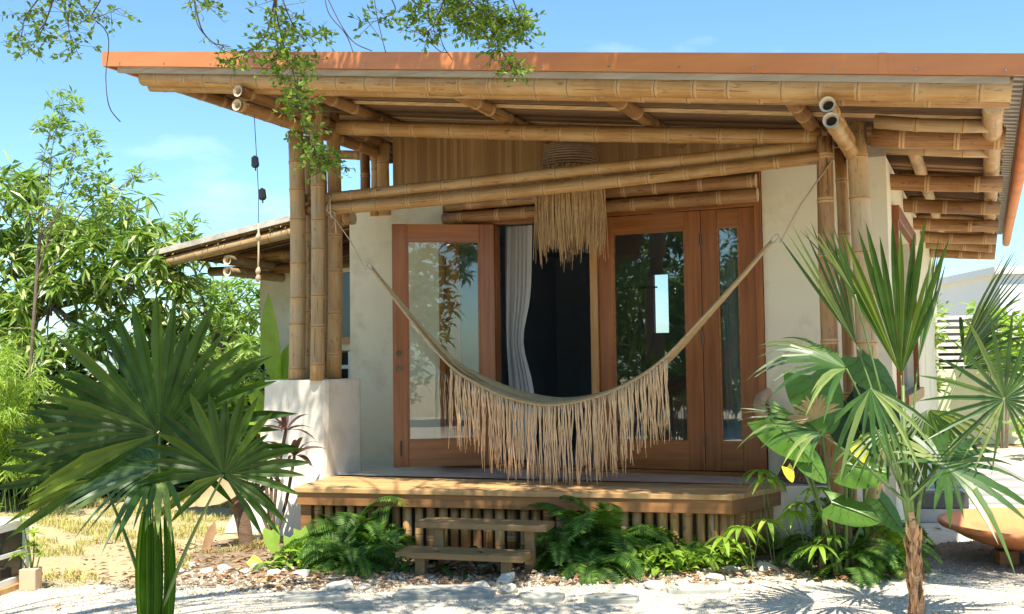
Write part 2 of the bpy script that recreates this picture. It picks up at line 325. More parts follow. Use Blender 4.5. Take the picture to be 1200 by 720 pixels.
# ================================================================= HOUSE
house=thing('bamboo_house','small cream plaster house with bamboo posts, red wooden doors and a terracotta edged sloping roof','house',OR,-TH)
def culm(p0,p1,r0,r1=None,m='bam',name='bamboo_beam',parent=house,open0=False,open1=False,step=.34,bend=.02,seg=14,label=None,seed=None):
    """one bamboo pole with swollen joints; its own z axis runs along the pole so the grain does too"""
    rs=random.Random(seed if seed is not None else hash((round(p0[0]*97),round(p0[2]*89),round(p1[0]*83),round(p0[1]*79)))&0xffff)
    p0=Vector(p0);p1=Vector(p1); r1=r1 or r0*.9; L=(p1-p0).length
    z=[];zz=rs.uniform(.1,.9)*step
    nodes=[]
    while zz<L-.04: nodes.append(zz); zz+=step*rs.uniform(.68,1.22)
    st=[(0,1,0)]
    for k in nodes:
        st+=[(k-.022,1,1),(k-.008,1.06,2),(k-.001,1.03,1),(k+.005,1.06,1),(k+.016,.99,0)]
    st.append((L,1,0)); V=[];Fc=[];Mi=[]
    ph=rs.uniform(0,6); bx,by=rs.uniform(-1,1)*bend,rs.uniform(-1,1)*bend
    for (t,s,_) in st:
        r=(r0+(r1-r0)*t/L)*s; o=math.sin(math.pi*t/L)
        for k in range(seg):
            a=2*math.pi*k/seg; V.append((math.cos(a)*r+bx*o,math.sin(a)*r+by*o,t))
    for i in range(len(st)-1):
        for k in range(seg):
            k2=(k+1)%seg; Fc.append([i*seg+k,i*seg+k2,(i+1)*seg+k2,(i+1)*seg+k]); Mi.append(st[i][2])
    def cap(i,opn,flip):
        t=st[i][0]; r=r0 if i==0 else r1; b=i*seg
        if not opn:
            f=[b+k for k in range(seg)]; Fc.append(f[::-1] if not flip else f); Mi.append(3); return
        n=len(V); dz=.07 if i==0 else -.07
        for q,(rr,dd) in enumerate(((.74,0),(.7,dz))):
            for k in range(seg):
                a=2*math.pi*k/seg; V.append((math.cos(a)*r*rr,math.sin(a)*r*rr,t+dd))
        for k in range(seg):
            k2=(k+1)%seg
            Fc.append([b+k,b+k2,n+k2,n+k]); Mi.append(3)
            Fc.append([n+k,n+k2,n+seg+k2,n+seg+k]); Mi.append(3)
        Fc.append([n+seg+k for k in range(seg)]); Mi.append(4)
    cap(0,open0,False); cap(len(st)-1,open1,True)
    me=bpy.data.meshes.new(name); me.from_pydata(V,[],Fc)
    for x in (M[m],M['ring'],M['ringd'],M['cutend'],M['hollow']): me.materials.append(x)
    me.polygons.foreach_set('material_index',Mi)
    me.polygons.foreach_set('use_smooth',[len(f)==4 for f in Fc]); me.update()
    q=(p1-p0).to_track_quat('Z','Y')
    o=link(name,me,parent,p0,q)
    if label: o['label']=label
    return o
FH=lambda a:(3.79-.136*a)               # top of roof fascia above a point of the front edge
RB=lambda a,b=0:FH(a)-.15               # underside of the roof sheet
# --- walls
mb=MB(); mb.prism([(-1.60,0),(-.56,0),(-.56,.16),(-1.60,.16)],0,2.98); part('wall',mb,M['plaster'],house,label='cream wall left of the doors')
mb=MB(); mb.box(2.43,3.41,0,.16,0,3.06); part('wall',mb,M['plaster'],house,label='cream wall right of the doors')
mb=MB()
for (b0,b1,z0,z1) in ((.16,.5,0,3.06),(.5,2.7,0,1.15),(.5,2.7,2.6,3.06),(2.7,9,0,3.06)): mb.box(3.25,3.41,b0,b1,z0,z1)
part('wall',mb,M['plaster'],house,label='cream side wall under the eave')
mb=MB(); mb.box(3.41,3.47,.42,2.78,2.6,2.72); mb.box(3.40,3.46,.42,.5,1.1,2.6); mb.box(3.40,3.46,2.7,2.78,1.1,2.6); mb.box(3.40,3.50,.42,2.78,1.05,1.15); mb.box(3.33,3.38,1.55,1.62,1.15,2.6)
sw=part('window_frame',mb,M['doorv'],house,bevel=.004)
mb=MB(); mb.box(3.34,3.345,.5,2.7,1.15,2.6); part('pane',mb,M['pane'],sw)
mb=MB(); mb.box(-1.60,-1.44,.16,9,0,2.98); part('wall',mb,M['plaster'],house,label='cream inner side wall')
# gable infill of split bamboo
def quadprism(a0,a1,b0,b1,h0,h0b,h1,h1b):
    mb=MB(); mb.add([(a0,b0,h0),(a1,b0,h0b),(a1,b1,h0b),(a0,b1,h0),(a0,b0,h1),(a1,b0,h1b),(a1,b1,h1b),(a0,b1,h1)],
      [(0,3,2,1),(4,5,6,7),(0,1,5,4),(1,2,6,5),(2,3,7,6),(3,0,4,7)]); return mb
part('gable_panel',quadprism(-1.13,3.3,.05,.09,2.9,2.9,RB(-1.13)-.02,RB(3.3)-.02),M['mat_panel'],house)
part('wall_top',quadprism(2.43,3.41,.0,.045,3.062,3.062,RB(2.43)-.12,RB(3.41)-.02),M['drip'],house)
mb=MB()   # backing for the room above the doors
mb.box(-.56,2.43,.10,.16,2.79,2.9); part('lintel',mb,M['doorh'],house)
# --- pillar (tapering block with a flared foot)
def pillar(PA0=-1.80,PA1=-1.13,PB0=-1.12,PB1=-.52,top=1.315,fk=1):
    mb=MB(); n=10; V=[];Fc=[]
    for i in range(n+1):
        t=i/n; z=top*t; fl=fk*.30*(1-t)**2.2; fr=fk*.16*max(0,1-t*2.3)**2
        a0=PA0-fl*1.1; a1=PA1+fr*.9; b0=PB0-fl*.55; b1=PB1
        ring=[]
        for (ca,cb,sa,sb) in ((a0,b0,1,1),(a1,b0,-1,1),(a1,b1,-1,-1),(a0,b1,1,-1)):
            r=.055
            pts=[(ca+sa*r,cb),(ca+sa*r*.3,cb+sb*r*.3),(ca,cb+sb*r)]
            if (sa,sb) in ((-1,1),(1,-1)): pts=pts
            else: pts=pts[::-1]
            if sa*sb>0: ring+= [ (ca,cb+sb*r),(ca+sa*r*.3,cb+sb*r*.3),(ca+sa*r,cb)]
            else: ring+= [(ca+sa*r,cb),(ca+sa*r*.3,cb+sb*r*.3),(ca,cb+sb*r)]
        V+=[(x,y,z) for x,y in ring]
    s=12
    for i in range(n):
        for k in range(s): Fc.append((i*s+k,i*s+(k+1)%s,(i+1)*s+(k+1)%s,(i+1)*s+k))
    top=[(V[n*s+k][0]*.985-.024,V[n*s+k][1]*.985-.013,top+.02) for k in range(s)]
    V+=top
    for k in range(s): Fc.append((n*s+k,n*s+(k+1)%s,(n+1)*s+(k+1)%s,(n+1)*s+k))
    Fc.append([(n+1)*s+k for k in range(s)])
    mb.add(V,Fc); return mb
part('pillar_base',pillar(),M['plaster_w'],house,smooth=False,label='flared white rendered base carrying the left bamboo posts')

# --- posts
def post(a,b,h0,h1,r,m='bam_grey',**k): return culm((a,b,h0),(a+k.pop('lean',0),b,h1),r,r*.93,m,'bamboo_post',**k)
pa=lambda px,py,b:hb(px,py,b).x
post(pa(347,300,-1.02),-1.02,1.33,3.56,.074,open1=False)
post(pa(360,300,-.80),-.80,1.33,3.56,.042)
post(pa(371,300,-1.10),-1.10,1.33,3.80,.064,open1=True)
post(pa(390.5,300,-.80),-.80,1.33,3.74,.066,m='bam',open1=True)
post(pa(379,300,-.66),-.66,1.33,3.5,.03)
post(pa(974,260,-.98),-.98,0,3.06,.062,m='bam_dark',lean=-.03)
post(pa(988,300,-.80),-.80,0,3.0,.045,m='bam')
post(pa(1014,230,-.95),-.95,0,3.16,.075,m='bam_grey',lean=-.05)
for px,py,r,m in ((427,190,.052,'bam_dark'),(438.5,200,.044,'bam'),(451,190,.062,'bam')):
    q=hb(px,py,.0 if px>430 else .2); post(q.x,q.y,2.9,RB(q.x)-.2,r,m)
# --- beams
def beam(pxa,pxb,b,r,m='bam',r1=None,ext=0,**k):
    p0=hb(pxa[0],pxa[1],b);p1=hb(pxb[0],pxb[1],b); d=(p1-p0).normalized(); return culm(p0-d*ext,p1+d*ext,r,r1,m,**k)
beam((381,233),(962,171),-.95,.050,'bam',.046,open0=True)
beam((383,246),(962,184.5),-.99,.052,'bam',.047,open0=True)
beam((358,247),(378,244),-.95,.045,'bam_dark'); beam((358,233),(378,231),-.92,.042,'bam_dark')
beam((398,149.5),(962,160.5),-.95,.066,'bam',.062)
beam((1022,160),(1178,163),-.95,.078,'bam_dark',.07)
beam((524,241),(886,212.5),-.09,.06,'bam_dark',.062); beam((520,257),(888,228.5),-.10,.052,'bam_dark',.06)
beam((398,258),(414,256),-.3,.07,'bam'); 
# long front edge poles: a bold one in front with a slimmer one under it
beam((168,92.5),(1186,105),-2.03,.060,'bam',.073,open0=True,open1=True,step=.30,bend=.02)
beam((177,102),(1184,118),-1.95,.042,'bam',.048,step=.42)
# pairs of poles running front to back over the posts
for (a,h0) in ((-1.255,3.645),(-1.265,3.535)): culm((a,-2.13,h0),(a,.25,h0-.03),.046,.05,'bam_dark',open0=True)
for (a,h0) in ((3.245,3.03),(3.262,2.93)): culm((a,-2.13,h0),(a,-.62,h0-.02),.05,.052,'bam',open0=True)
# rafters front to back
for px,py in ((405,122),(573,131),(744,134),(943,137)):
    q=hb(px,py,-1.25); culm((q.x,-1.98,RB(q.x)-.075),(q.x,3.0,RB(q.x)-.075),.052,.05,'bam_dark')
culm((-2.05,-1.98,RB(-2.05)-.09),(-2.05,5,RB(-2.05)-.09),.055,.05,'bam_dark')
culm((4.17,-1.9,RB(4.17)-.10),(4.17,7.2,RB(4.17)-.13),.06,.055,'bam')
culm((3.62,-.5,RB(3.6)-.07),(3.62,7.2,RB(3.6)-.1),.05,.05,'bam_grey')
# cross poles under the right eave and doubled lighter ones between
for i,b in enumerate((.42,1.95,3.45,4.9,6.1,7.15)):
    culm((2.9,b,RB(2.9)-.26),(4.25,b,RB(4.25)-.235),.068,.064,'bam_dark',open1=True)
    if i<5: culm((3.42,b+.72,RB(3.4)-.12),(4.1,b+.72,RB(4.1)-.12),.05,.05,'bam_grey')
for b in (-1.35,-.4): culm((3.45,b,RB(3.4)-.12),(4.15,b,RB(4.15)-.12),.045,.045,'bam_split' if 0 else 'bam_grey')
culm((-2.7,.9,RB(-2.7)-.2),(-1.3,.9,RB(-1.3)-.2),.05,.05,'bam_dark')
# --- roof: metal sheet with ribs, bamboo lath soffit, terracotta fascia
A0,A1,B0,B1=-2.68,4.36,-2.12,7.4
roofp=quadprism(A0+.02,A1-.01,B0+.02,B1,FH(A0)-.06,FH(A1)-.06,FH(A0)-.045,FH(A1)-.045)
roof=part('roof',roofp,M['tin'],house)
mb=MB()
k=0
b=-2.0
while b<7.3:
    w=.045+rnd(-.014,.014); dz=rnd(0,.03)
    j=rnd(-.02,.02); aR=4.24+rnd(-.04,.02)
    a0=-2.2+rnd(-.03,.03)
    mb.add([(a0,b,RB(a0)-.0-dz),(aR,b,RB(aR)-dz),(aR,b+w*.5,RB(aR)-.026-dz),(a0,b+w*.5,RB(a0)-.022-dz),(a0,b+w,RB(a0)-dz),(aR,b+w,RB(aR)-dz)],[(0,3,2,1),(3,4,5,2),(0,1,5,4)])
    b+=w+rnd(0,.012)
part('lath_ceiling',mb,M['bam_split'],roof)
mb=MB()    # ribs seen from below along the right edge
b=B0+.1
while b<B1-.1:
    mb.box(4.18,4.34,b,b+.055,0,.02); 
    n=len(mb.V)-8
    for q in range(n,n+8):
        x,y,z=mb.V[q]; mb.V[q]=(x,y,FH(x)-.085+z)
    b+=.13
part('roof_rib',mb,M['tin'],roof)
mb=quadprism(A0,A1,B0-.015,B0+.012,FH(A0)-.126,FH(A1)-.126,FH(A0),FH(A1)); part('fascia',mb,M['fascia'],roof)
mb=quadprism(A0-.012,A0+.012,B0+.013,B1,FH(A0)-.126,FH(A0)-.126,FH(A0)+.0,FH(A0)+.0); part('fascia',mb,M['fascia'],roof)
mb=quadprism(A1-.012,A1+.02,B0+.013,B1,FH(A1)-.15,FH(A1)-.15,FH(A1),FH(A1)); part('fascia',mb,M['fascia'],roof)
mb=MB(); mb.tube([(A1+.035,B0+.02,FH(A1)-.17),(A1+.035,B1,FH(A1)-.19)],.05,10); part('gutter',mb,M['terra'],roof,smooth=True)
mb=quadprism(A0+.14,A1-.1,B0+.016,B0+.045,FH(A0+.14)-.175,FH(A1-.1)-.17,FH(A0+.14)-.128,FH(A1-.1)-.128)
part('drip_board',mb,M['drip'],roof)
for a in (-1.1,1.25,3.55):     # lapped joints of the metal edge
    part('fascia_joint',quadprism(a,a+.05,B0-.0175,B0-.0155,FH(a)-.127,FH(a+.05)-.127,FH(a)+.002,FH(a+.05)+.002),M['fascia'],roof)
mb=MB(); a=A0+.2
while a<A1-.1: mb.tube([(a,B0-.0145,FH(a)-.098),(a,B0-.021,FH(a)-.098)],.006,7); a+=.48
part('screw',mb,M['steel'],roof)
# --- doors
def door_leaf(w,h,st,tr,br,parent,name='door',loc=(0,0,0),rot=(0,0,0),gl='glass',hinge_right=True,hardware=True,ls=None):
    """x from 0 to w, thickness .045 about y=0"""
    mb=MB(); t=.0225
    d=link(name,None,parent,loc,rot); d.empty_display_size=.1
    for x0,x1 in ((0,st),(w-st,w)): fr=MB(); fr.box(x0,x1,-t,t,0,h); part('stile',fr,M['doorv'],d,bevel=.004)
    for q0,q1 in ((h-tr,h-.0005),(.0005,br)): r=MB(); r.box(st+.001,w-st-.001,-t+.001,t-.001,q0,q1); part('rail',r,M['doorh'],d,bevel=.003)
    g=MB(); g.box(st-.005,w-st+.005,-.003,.003,br-.005,h-tr+.005); part('pane',g,M[gl],d)
    b=MB()
    for (x0,x1,z0,z1) in ((st,st+.014,br,h-tr),(w-st-.014,w-st,br,h-tr),(st+.014,w-st-.014,br,br+.014),(st+.014,w-st-.014,h-tr-.014,h-tr)): b.box(x0,x1,-.017,-.0035,z0,z1); b.box(x0,x1,.0035,.017,z0,z1)
    part('glazing_bead',b,M['doorh'],d)
    return d
HD=2.195
# closed leaf, right sidelight, left sidelight
z0=.535
d2=door_leaf(.918,HD,.135,.15,.235,house,'door',(.988,.02,z0))
s1=door_leaf(.455,HD,.135,.15,.235,house,'sidelight',(1.911,.022,z0))
s2=door_leaf(.50,HD,.125,.15,.235,house,'sidelight',(-.535,.022,z0))
for z in (.25,1.1,1.95): mb=MB(); mb.tube([(1.909,-.012,z0+z-.05),(1.909,-.012,z0+z+.05)],.008,8); part('hinge',mb,M['bronze'],house)
fr=MB(); fr.box(.915,.985,-.03,.07,z0,z0+HD); part('door_post',fr,M['doorl'],house,bevel=.004)
fr=MB(); fr.box(-.033,.0,-.02,.07,z0,z0+HD); part('door_post',fr,M['doorv'],house,bevel=.004)
for bx in ((2.37,2.425,-.035,.10,.5,z0+HD+.3),(-.60,-.54,-.02,.10,.5,z0+HD+.02)): fr=MB(); fr.box(*bx); part('door_jamb',fr,M['doorv'],house,bevel=.004)
for nm_,bx in (('door_head',(-.539,2.369,-.03,.10,z0+HD+.003,z0+HD+.055)),('door_sill',(-.539,2.369,-.04,.14,.5,z0-.004))): fr=MB(); fr.box(*bx); part(nm_,fr,M['doorh'],house,bevel=.004)
tip=P(462,400,9.50); hg=W(-.01,-.03); dv=Vector((tip.x-hg.x,tip.y-hg.y)); ang=math.atan2(dv.y,dv.x)+TH
d1=door_leaf(.93,HD,.135,.15,.235,house,'door',(-.01,-.045,z0),(0,0,ang),'glass2')
d1['label']='glazed door leaf swung wide open, with lock and knob'
# in the open leaf's own frame +y faces the wall or viewer; put hardware on both faces
hw=MB()
for sgn in (-1,1):
    for zz,rr in ((1.02,.028),(.88,.026)):
        hw.tube([(.875,sgn*.022,zz),(.875,sgn*.032,zz)],rr,14)
        hw.tube([(.875,sgn*.032,zz),(.875,sgn*.06,zz),(.875,sgn*.075,zz)],[.010,.012,.021] if zz<.9 else [.016,.016,.012],12)
part('handle',hw,M['bronze'],d1,smooth=False)
hw=MB(); hw.box(.855,.87,-.034,-.0227,.10,.24); hw.box(.855,.87,.0227,.034,.10,.24); hw.tube([(.862,-.04,.12),(.862,-.04,.22)],.006,8); hw.tube([(.862,.04,.12),(.862,.04,.22)],.006,8)
part('bolt',hw,M['black'],d1)
# --- porch floor (polished concrete) and room
mb=MB()
def hl(p): q=Vector((p[0],p[1],0))-OR; return (q.dot(E1),q.dot(E2))
fl=[hl((-1.56,9.17)),hl((2.05,8.05)),hl((2.62,7.98)),(3.2,-.35),(3.2,.0),(-1.60,0),(-1.60,-.53),(-1.12,-.53)]
mb.prism(fl,.02,.5); part('porch_floor',mb,M['conc'],house)
mb=MB(); mb.box(-1.44,3.25,.0,5.0,.3,.49); part('room_floor',mb,M['dark'],house)
mb=MB()
q0=hb(765,322,5.0);q1=hb(784,390,5.0)
mb.box(-1.44,q0.x,5.0,5.1,.49,2.9); mb.box(q1.x,3.25,5.0,5.1,.49,2.9); mb.box(q0.x,q1.x,5.0,5.1,.49,q1.z); mb.box(q0.x,q1.x,5.0,5.1,q0.z,2.9)
part('back_wall',mb,M['dark'],house)
mb=MB(); mb.box(-1.44,3.25,.165,5.1,2.9,2.96); part('room_ceiling',mb,M['dark'],house)
mb=MB(); mb.box(-1.435,-1.42,.17,5,.49,2.9); mb.box(3.225,3.24,.17,5,.49,2.9); mb.box(-1.44,-.56,.17,.18,.49,2.9); mb.box(2.43,3.24,.17,.18,.49,2.9); part('room_lining',mb,M['dark'],house)
# --- rear wing on the left
wb=2.0
mb=MB(); aL=hb(305,400,wb).x
qs=hb(400,290,wb);qb=hb(400,408,wb); wl,wr=-3.35,-2.3
mb.box(aL,wl,wb,wb+.16,0,2.62); mb.box(wl,-1.6,wb,wb+.16,2.62-.05,2.62); mb.box(wl,-1.6,wb,wb+.16,1.62,1.70)
part('wall',mb,M['plaster'],house,label='cream wall of the rear wing')
mb=MB(); mb.box(aL,aL+.16,wb+.16,7,0,2.6); part('wall',mb,M['plaster'],house,label='cream end wall of the rear wing')
mb=MB(); mb.box(wl,-1.6,wb+.04,wb+.05,1.70,2.57); wf=part('window',mb,M['pane'],house)
mb=MB(); mb.box(wl+.01,-1.61,wb-.03,wb+.03,1.70,1.78); mb.box(wl,wl+.06,wb-.02,wb+.03,1.78,2.56); part('frame',mb,M['doorl'],wf)
mb=MB()
for iz in range(8):
    mb.box(wl,-1.6,wb+.03,wb+.12,.0+iz*.2,.045+iz*.2)
x=wl
while x<-1.6:
    mb.box(x,x+.045,wb+.031,wb+.119,0,1.61); x+=.2
part('breeze_block_screen',mb,M['white'],house)
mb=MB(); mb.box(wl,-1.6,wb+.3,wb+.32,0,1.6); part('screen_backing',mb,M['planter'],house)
mb=MB(); mb.box(aL+.16,-1.6,wb-3.2,wb,-.004,.03) ; 
RR=lambda a:(3.10+.144*(a+3.10))
ra0,ra1,rb0,rb1=-5.06,-1.35,1.0,7
rr=part('rear_roof',quadprism(ra0,ra1,rb0,rb1,RR(ra0)-.02,RR(ra1)-.02,RR(ra0)+.02,RR(ra1)+.02),M['drip'],house)
part('fascia',quadprism(ra0,ra1,rb0-.03,rb0-.001,RR(ra0)-.03,RR(ra1)-.03,RR(ra0)+.035,RR(ra1)+.035),M['rock'],rr)
mb=MB(); x=rb0+.02
while x<rb1:
    w=.05; mb.add([(ra0+.1,x,RR(ra0+.1)-.022),(ra1,x,RR(ra1)-.022),(ra1,x+w/2,RR(ra1)-.05),(ra0+.1,x+w/2,RR(ra0+.1)-.05),(ra0+.1,x+w,RR(ra0+.1)-.022),(ra1,x+w,RR(ra1)-.022)],[(0,3,2,1),(3,4,5,2)]); x+=w+.004
part('lath_ceiling',mb,M['bam_split'],rr)
mb=MB()
for i in range(260):       # loose palm thatch ends
    a=rnd(ra0+.1,ra1); p=Vector((a,rb0+.02+rnd(0,.3),RR(a)-.03)); mb.dia(p,Vector((rnd(-.5,.5),-.7,rnd(-.6,-.1))).normalized(),Vector((1,0,0)),rnd(.06,.13),.008)
part('thatch',mb,M['straw'],rr)
culm((ra0+.05,rb0+.06,RR(ra0)-.12),(ra1,rb0+.06,RR(ra1)-.16),.06,.065,'bam_grey','bamboo_beam',open0=True)
culm((ra0-.02,rb0+.22,RR(ra0)-.07),(ra1,rb0+.22,RR(ra1)-.07),.045,.045,'bam','bamboo_beam',open0=True)
for (px,py) in ((266,305),(266,318)):
    q=hb(px,py,.95); culm((q.x,.95,q.z),(q.x,5,q.z),.058,.055,'bam_grey','bamboo_beam',open0=True)
q=hb(262,320,1.8); culm((q.x-.25,1.85,q.z+.03),(-3.0,1.85,q.z+.03),.06,.06,'bam_dark','bamboo_beam')
q=hb(300,312,1.7); culm((q.x-.3,1.7,q.z+.11),(-3.0,1.7,q.z+.12),.06,.06,'bam_dark','bamboo_beam')
# ================================================================= DECK
deck=thing('wooden_deck','low timber deck with a mitred front right corner, skirted with upright bamboo poles','deck',(0,8.4,0))
FLp,FRp,BRp,BLp=[Vector((v.x,v.y-8.4)) for v in (G(344,572,.5),G(858,581,.5),G(919,570,.5),G(385,556.5,.5))]
ang=math.atan2((FRp-FLp).y,(FRp-FLp).x); ux=Vector((math.cos(ang),math.sin(ang))); uy=Vector((-ux.y,ux.x))
def loc2(p): d=p-FLp; return Vector((d.dot(ux),d.dot(uy)))
LL=(FRp-FLp).length; br=loc2(BRp); bl=loc2(BLp)
nb=6
for i in range(nb):
    # boards run along the front, trimmed on the slanting ends
    y0=i*.135+.0; y1=y0+.130
    lx=lambda y: bl.x*(y/bl.y)*.6
    rx=lambda y: LL+(br.x-LL)*(y/br.y)
    mb=MB(); pts=[(lx(y0),y0),(rx(y0),y0),(rx(y1),y1),(lx(y1),y1)]
    if i==nb-1: pts=[(lx(y0),y0),(rx(y0),y0),(br.x,br.y),(bl.x,bl.y+.02)]
    mb.prism(pts,.463,.503-.0006*i); part('deck_board',mb,M['deckw'],deck,(FLp.x,FLp.y,0),(0,0,ang),bevel=.005)
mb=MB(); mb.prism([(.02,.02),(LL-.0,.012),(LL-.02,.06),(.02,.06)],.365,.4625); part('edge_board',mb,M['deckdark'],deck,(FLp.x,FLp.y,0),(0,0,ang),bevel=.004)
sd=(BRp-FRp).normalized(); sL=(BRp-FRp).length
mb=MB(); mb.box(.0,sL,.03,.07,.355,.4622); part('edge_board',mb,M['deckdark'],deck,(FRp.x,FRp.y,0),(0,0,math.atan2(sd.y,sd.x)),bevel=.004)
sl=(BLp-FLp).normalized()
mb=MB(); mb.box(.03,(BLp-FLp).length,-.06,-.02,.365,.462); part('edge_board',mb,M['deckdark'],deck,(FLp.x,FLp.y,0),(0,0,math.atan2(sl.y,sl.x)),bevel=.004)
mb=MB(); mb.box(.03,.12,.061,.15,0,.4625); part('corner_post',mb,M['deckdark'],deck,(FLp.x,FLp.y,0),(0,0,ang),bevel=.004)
x=.16
while x<LL-.12:
    p=FLp+ux*x+uy*(.10+rnd(0,.015)); r=.036+rnd(-.004,.006)
    culm((p.x,p.y,0),(p.x,p.y,.45),r,r,'bam' if rnd(0,1)<.6 else 'bam_dark','skirt_pole',deck,bend=.002,seg=10,step=.3,seed=int(x*1000)); x+=.088+rnd(0,.012)
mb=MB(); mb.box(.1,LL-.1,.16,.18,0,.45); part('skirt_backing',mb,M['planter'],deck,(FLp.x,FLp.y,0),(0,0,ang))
x=.05
while x<sL-.02:
    p=FRp+sd*x+Vector((-sd.y,sd.x))*.11; culm((p.x,p.y,0),(p.x,p.y,.45),.034,.034,'bam','skirt_pole',deck,bend=.002,seg=10,step=.3,seed=int(x*777)); x+=.075
x=.2
while x<(BLp-FLp).length:
    p=FLp+sl*x+Vector((sl.y,-sl.x))*.1; culm((p.x,p.y,0),(p.x,p.y,.45),.034,.034,'bam','skirt_pole',deck,bend=.002,seg=10,step=.3,seed=int(x*555)); x+=.085
# --- steps
st=thing('wooden_steps','two open weathered plank steps in front of the deck among the ferns','steps',(-.3,7.5,0),0)
def tread(pA,pB,h,dep):
    a=G(*pA,h);b=G(*pB,h); v=b-a; an=math.atan2(v.y,v.x); L=v.length; o=(a.x+.3,a.y-7.5,0)
    mb=MB(); mb.box(0,L,0,dep,h-.042,h); part('tread',mb,M['stepw'],st,o,(0,0,an),bevel=.005)
    mb=MB(); mb.box(.13,.20,.04,.09,0,h-.0425);part('leg',mb,M['stepw'],st,o,(0,0,an),bevel=.003)
    mb=MB(); mb.box(L-.17,L-.10,.04,.09,0,h-.0425);part('leg',mb,M['stepw'],st,o,(0,0,an),bevel=.003)
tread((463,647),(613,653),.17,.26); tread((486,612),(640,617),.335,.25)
# ================================================================= PORCH THINGS
# hammock
C=lambda px,py,b=-1.06: W(*hb(px,py,b)[:2],hb(px,py,b).z)
ham=thing('hammock','tan cotton hammock with a long pale fringe slung between the porch posts','hammock',C(640,475))
hloc=ham.location.copy()
def cat(pts,n=10):
    pts=[Vector(p) for p in pts]; o=[]
    for i in range(len(pts)-1):
        p0=pts[max(i-1,0)];p1=pts[i];p2=pts[i+1];p3=pts[min(i+2,len(pts)-1)]
        for k in range(n):
            t=k/n; o.append(.5*((2*p1)+(p2-p0)*t+(2*p0-5*p1+4*p2-p3)*t*t+(3*p1-p0-3*p2+p3)*t**3))
    o.append(pts[-1]); return o
front=cat([C(x,y) for x,y in ((436,316),(480,374),(525,427),(560,451),(600,468),(645,475.5),(695,467),(740,448),(778,421),(820,377),(862,333),(904,285))],8)
mb=MB(); n=len(front); K=11
for i,p in enumerate(front):
    t=i/(n-1); w=.012+.34*math.sin(math.pi*t)**1.6; dp=.05*math.sin(math.pi*t)
    for k in range(K+1):
        u=k/K; q=p+E2*(w*u)+Vector((0,0,.018*math.sin(math.pi*t)*math.sin(u*19+1)-dp*math.sin(math.pi*u)+.075*(1-math.sin(math.pi*t))*(abs(u-.5)-.5)*.6+.03*u)); mb.V.append(tuple(q-hloc))
for i in range(n-1):
    for k in range(K): a=i*(K+1)+k; mb.Fc.append([a,a+1,a+K+2,a+K+1]); mb.M.append(0)
cl=part('cloth',mb,M['hcloth'],ham,smooth=True)
so=cl.modifiers.new('thick','SOLIDIFY'); so.thickness=.008
mb=MB(); mb.tube([p-hloc+Vector((0,-.006,.002)) for p in front],.011,6)
part('edge_cord',mb,M['hcloth'],ham,smooth=True)
mb=MB()
for e,(i0,i1) in enumerate(((0,int(n*.27)),(n-1,int(n*.70)))):
    mb=MB()
    for k in range(9):
        q0=front[i0]-hloc; idx=i1; q1=front[idx]-hloc+E2*(.02*k)+Vector((0,0,.02*math.sin(k*2.)))
        mid=[(front[int(i0+(i1-i0)*t)]-hloc)+E2*(.03*k*t)+Vector((0,0,.006+.014*math.sin(k*1.7+t*5))) for t in (0,.2,.4,.6,.8,1)]
        mb.tube(mid,.0055,5)
    part('clew_strings',mb,M['hcloth'],ham)
mb=MB()
ringL=front[0]-hloc; ringR=front[-1]-hloc
for c,d in ((ringL,Vector((-.5,0,.6))),(ringR,Vector((.5,0,.6)))):
    d=(E1*d.x+Vector((0,0,d.z))).normalized(); s=d.cross(E2).normalized()
    mb.tube([c+d*.035*(1-math.cos(a))*1.1+s*.018*math.sin(a) for a in [2*math.pi*k/14 for k in range(15)]],.0045,6)
part('ring',mb,M['steel'],ham,smooth=True)
mb=MB()
tl=C(386,247)-hloc; tr_=C(975,188,-1.05)-hloc
for (c,t_) in ((ringR,tr_),(ringL,tl)):
    if t_ is tl: part('rope',mb,M['rope'],ham,smooth=True); mb=MB()
    for s in (-1,1): mb.tube([c+E1*.06*(1 if t_.x>c.x else -1),c.lerp(t_,.5)+Vector((0,.006*s,-.012)),t_+Vector((0,s*.01,0))],.0055,6)
mb.tube([tl+E1*.02+Vector((math.cos(a)*.0,math.sin(a)*.11+.05,math.cos(a)*.11+.03)) for a in [k*.5 for k in range(13)]],.006,6)
mb.tube([tl,tl+Vector((.05,-.02,-.02)),tl+Vector((.06,-.02,-.2))],.006,6); mb.tube([tl+Vector((0,0,.1)),tl+Vector((-.02,-.02,.0)),tl+Vector((.06,-.02,-.09)),tl+Vector((.02,-.02,-.16))],.006,6)
part('rope',mb,M['rope'],ham,smooth=True)
mb=MB()
t0,t1=hb(529,428,-1.06).x,hb(780,421,-1.06).x
NT=66
for i in range(NT):
    a=t0+(t1-t0)*(i+rnd(-.3,.3))/(NT-1); a=min(max(a,t0),t1)
    # find height on front edge
    best=min(front,key=lambda p:abs((p-OR).dot(E1)-a)); q=best-hloc+E1*(a-(best-OR).dot(E1)); q.z-=.004
    u=(a-t0)/(t1-t0)
    L=(.56+.07*math.sin(u*math.pi)+rnd(-.08,.05))
    if u<.12: L=.58+rnd(-.1,.03)
    yaw=rnd(-.03,.03)
    sw0=rnd(-.02,.02)
    # knotted head
    for s in range(random.choice((4,5,5,6))):
        ox=rnd(-.006,.006); e=rnd(-.016,.016)+sw0; ln=L*rnd(.80,1.08); ph=rnd(0,6); wd=rnd(.0035,.0058)
        pts=[];rad=[]
        for k in range(7):
            t=k/6; pts.append(q+E1*(ox+e*t+.006*math.sin(t*9+ph))+E2*(-.006+rnd(-.002,.002)+.01*math.sin(ph+t*7))+Vector((0,0,-ln*t))); rad.append(wd*(1-.55*t) if k else wd*.8)
        mb.tube(pts,rad,4)
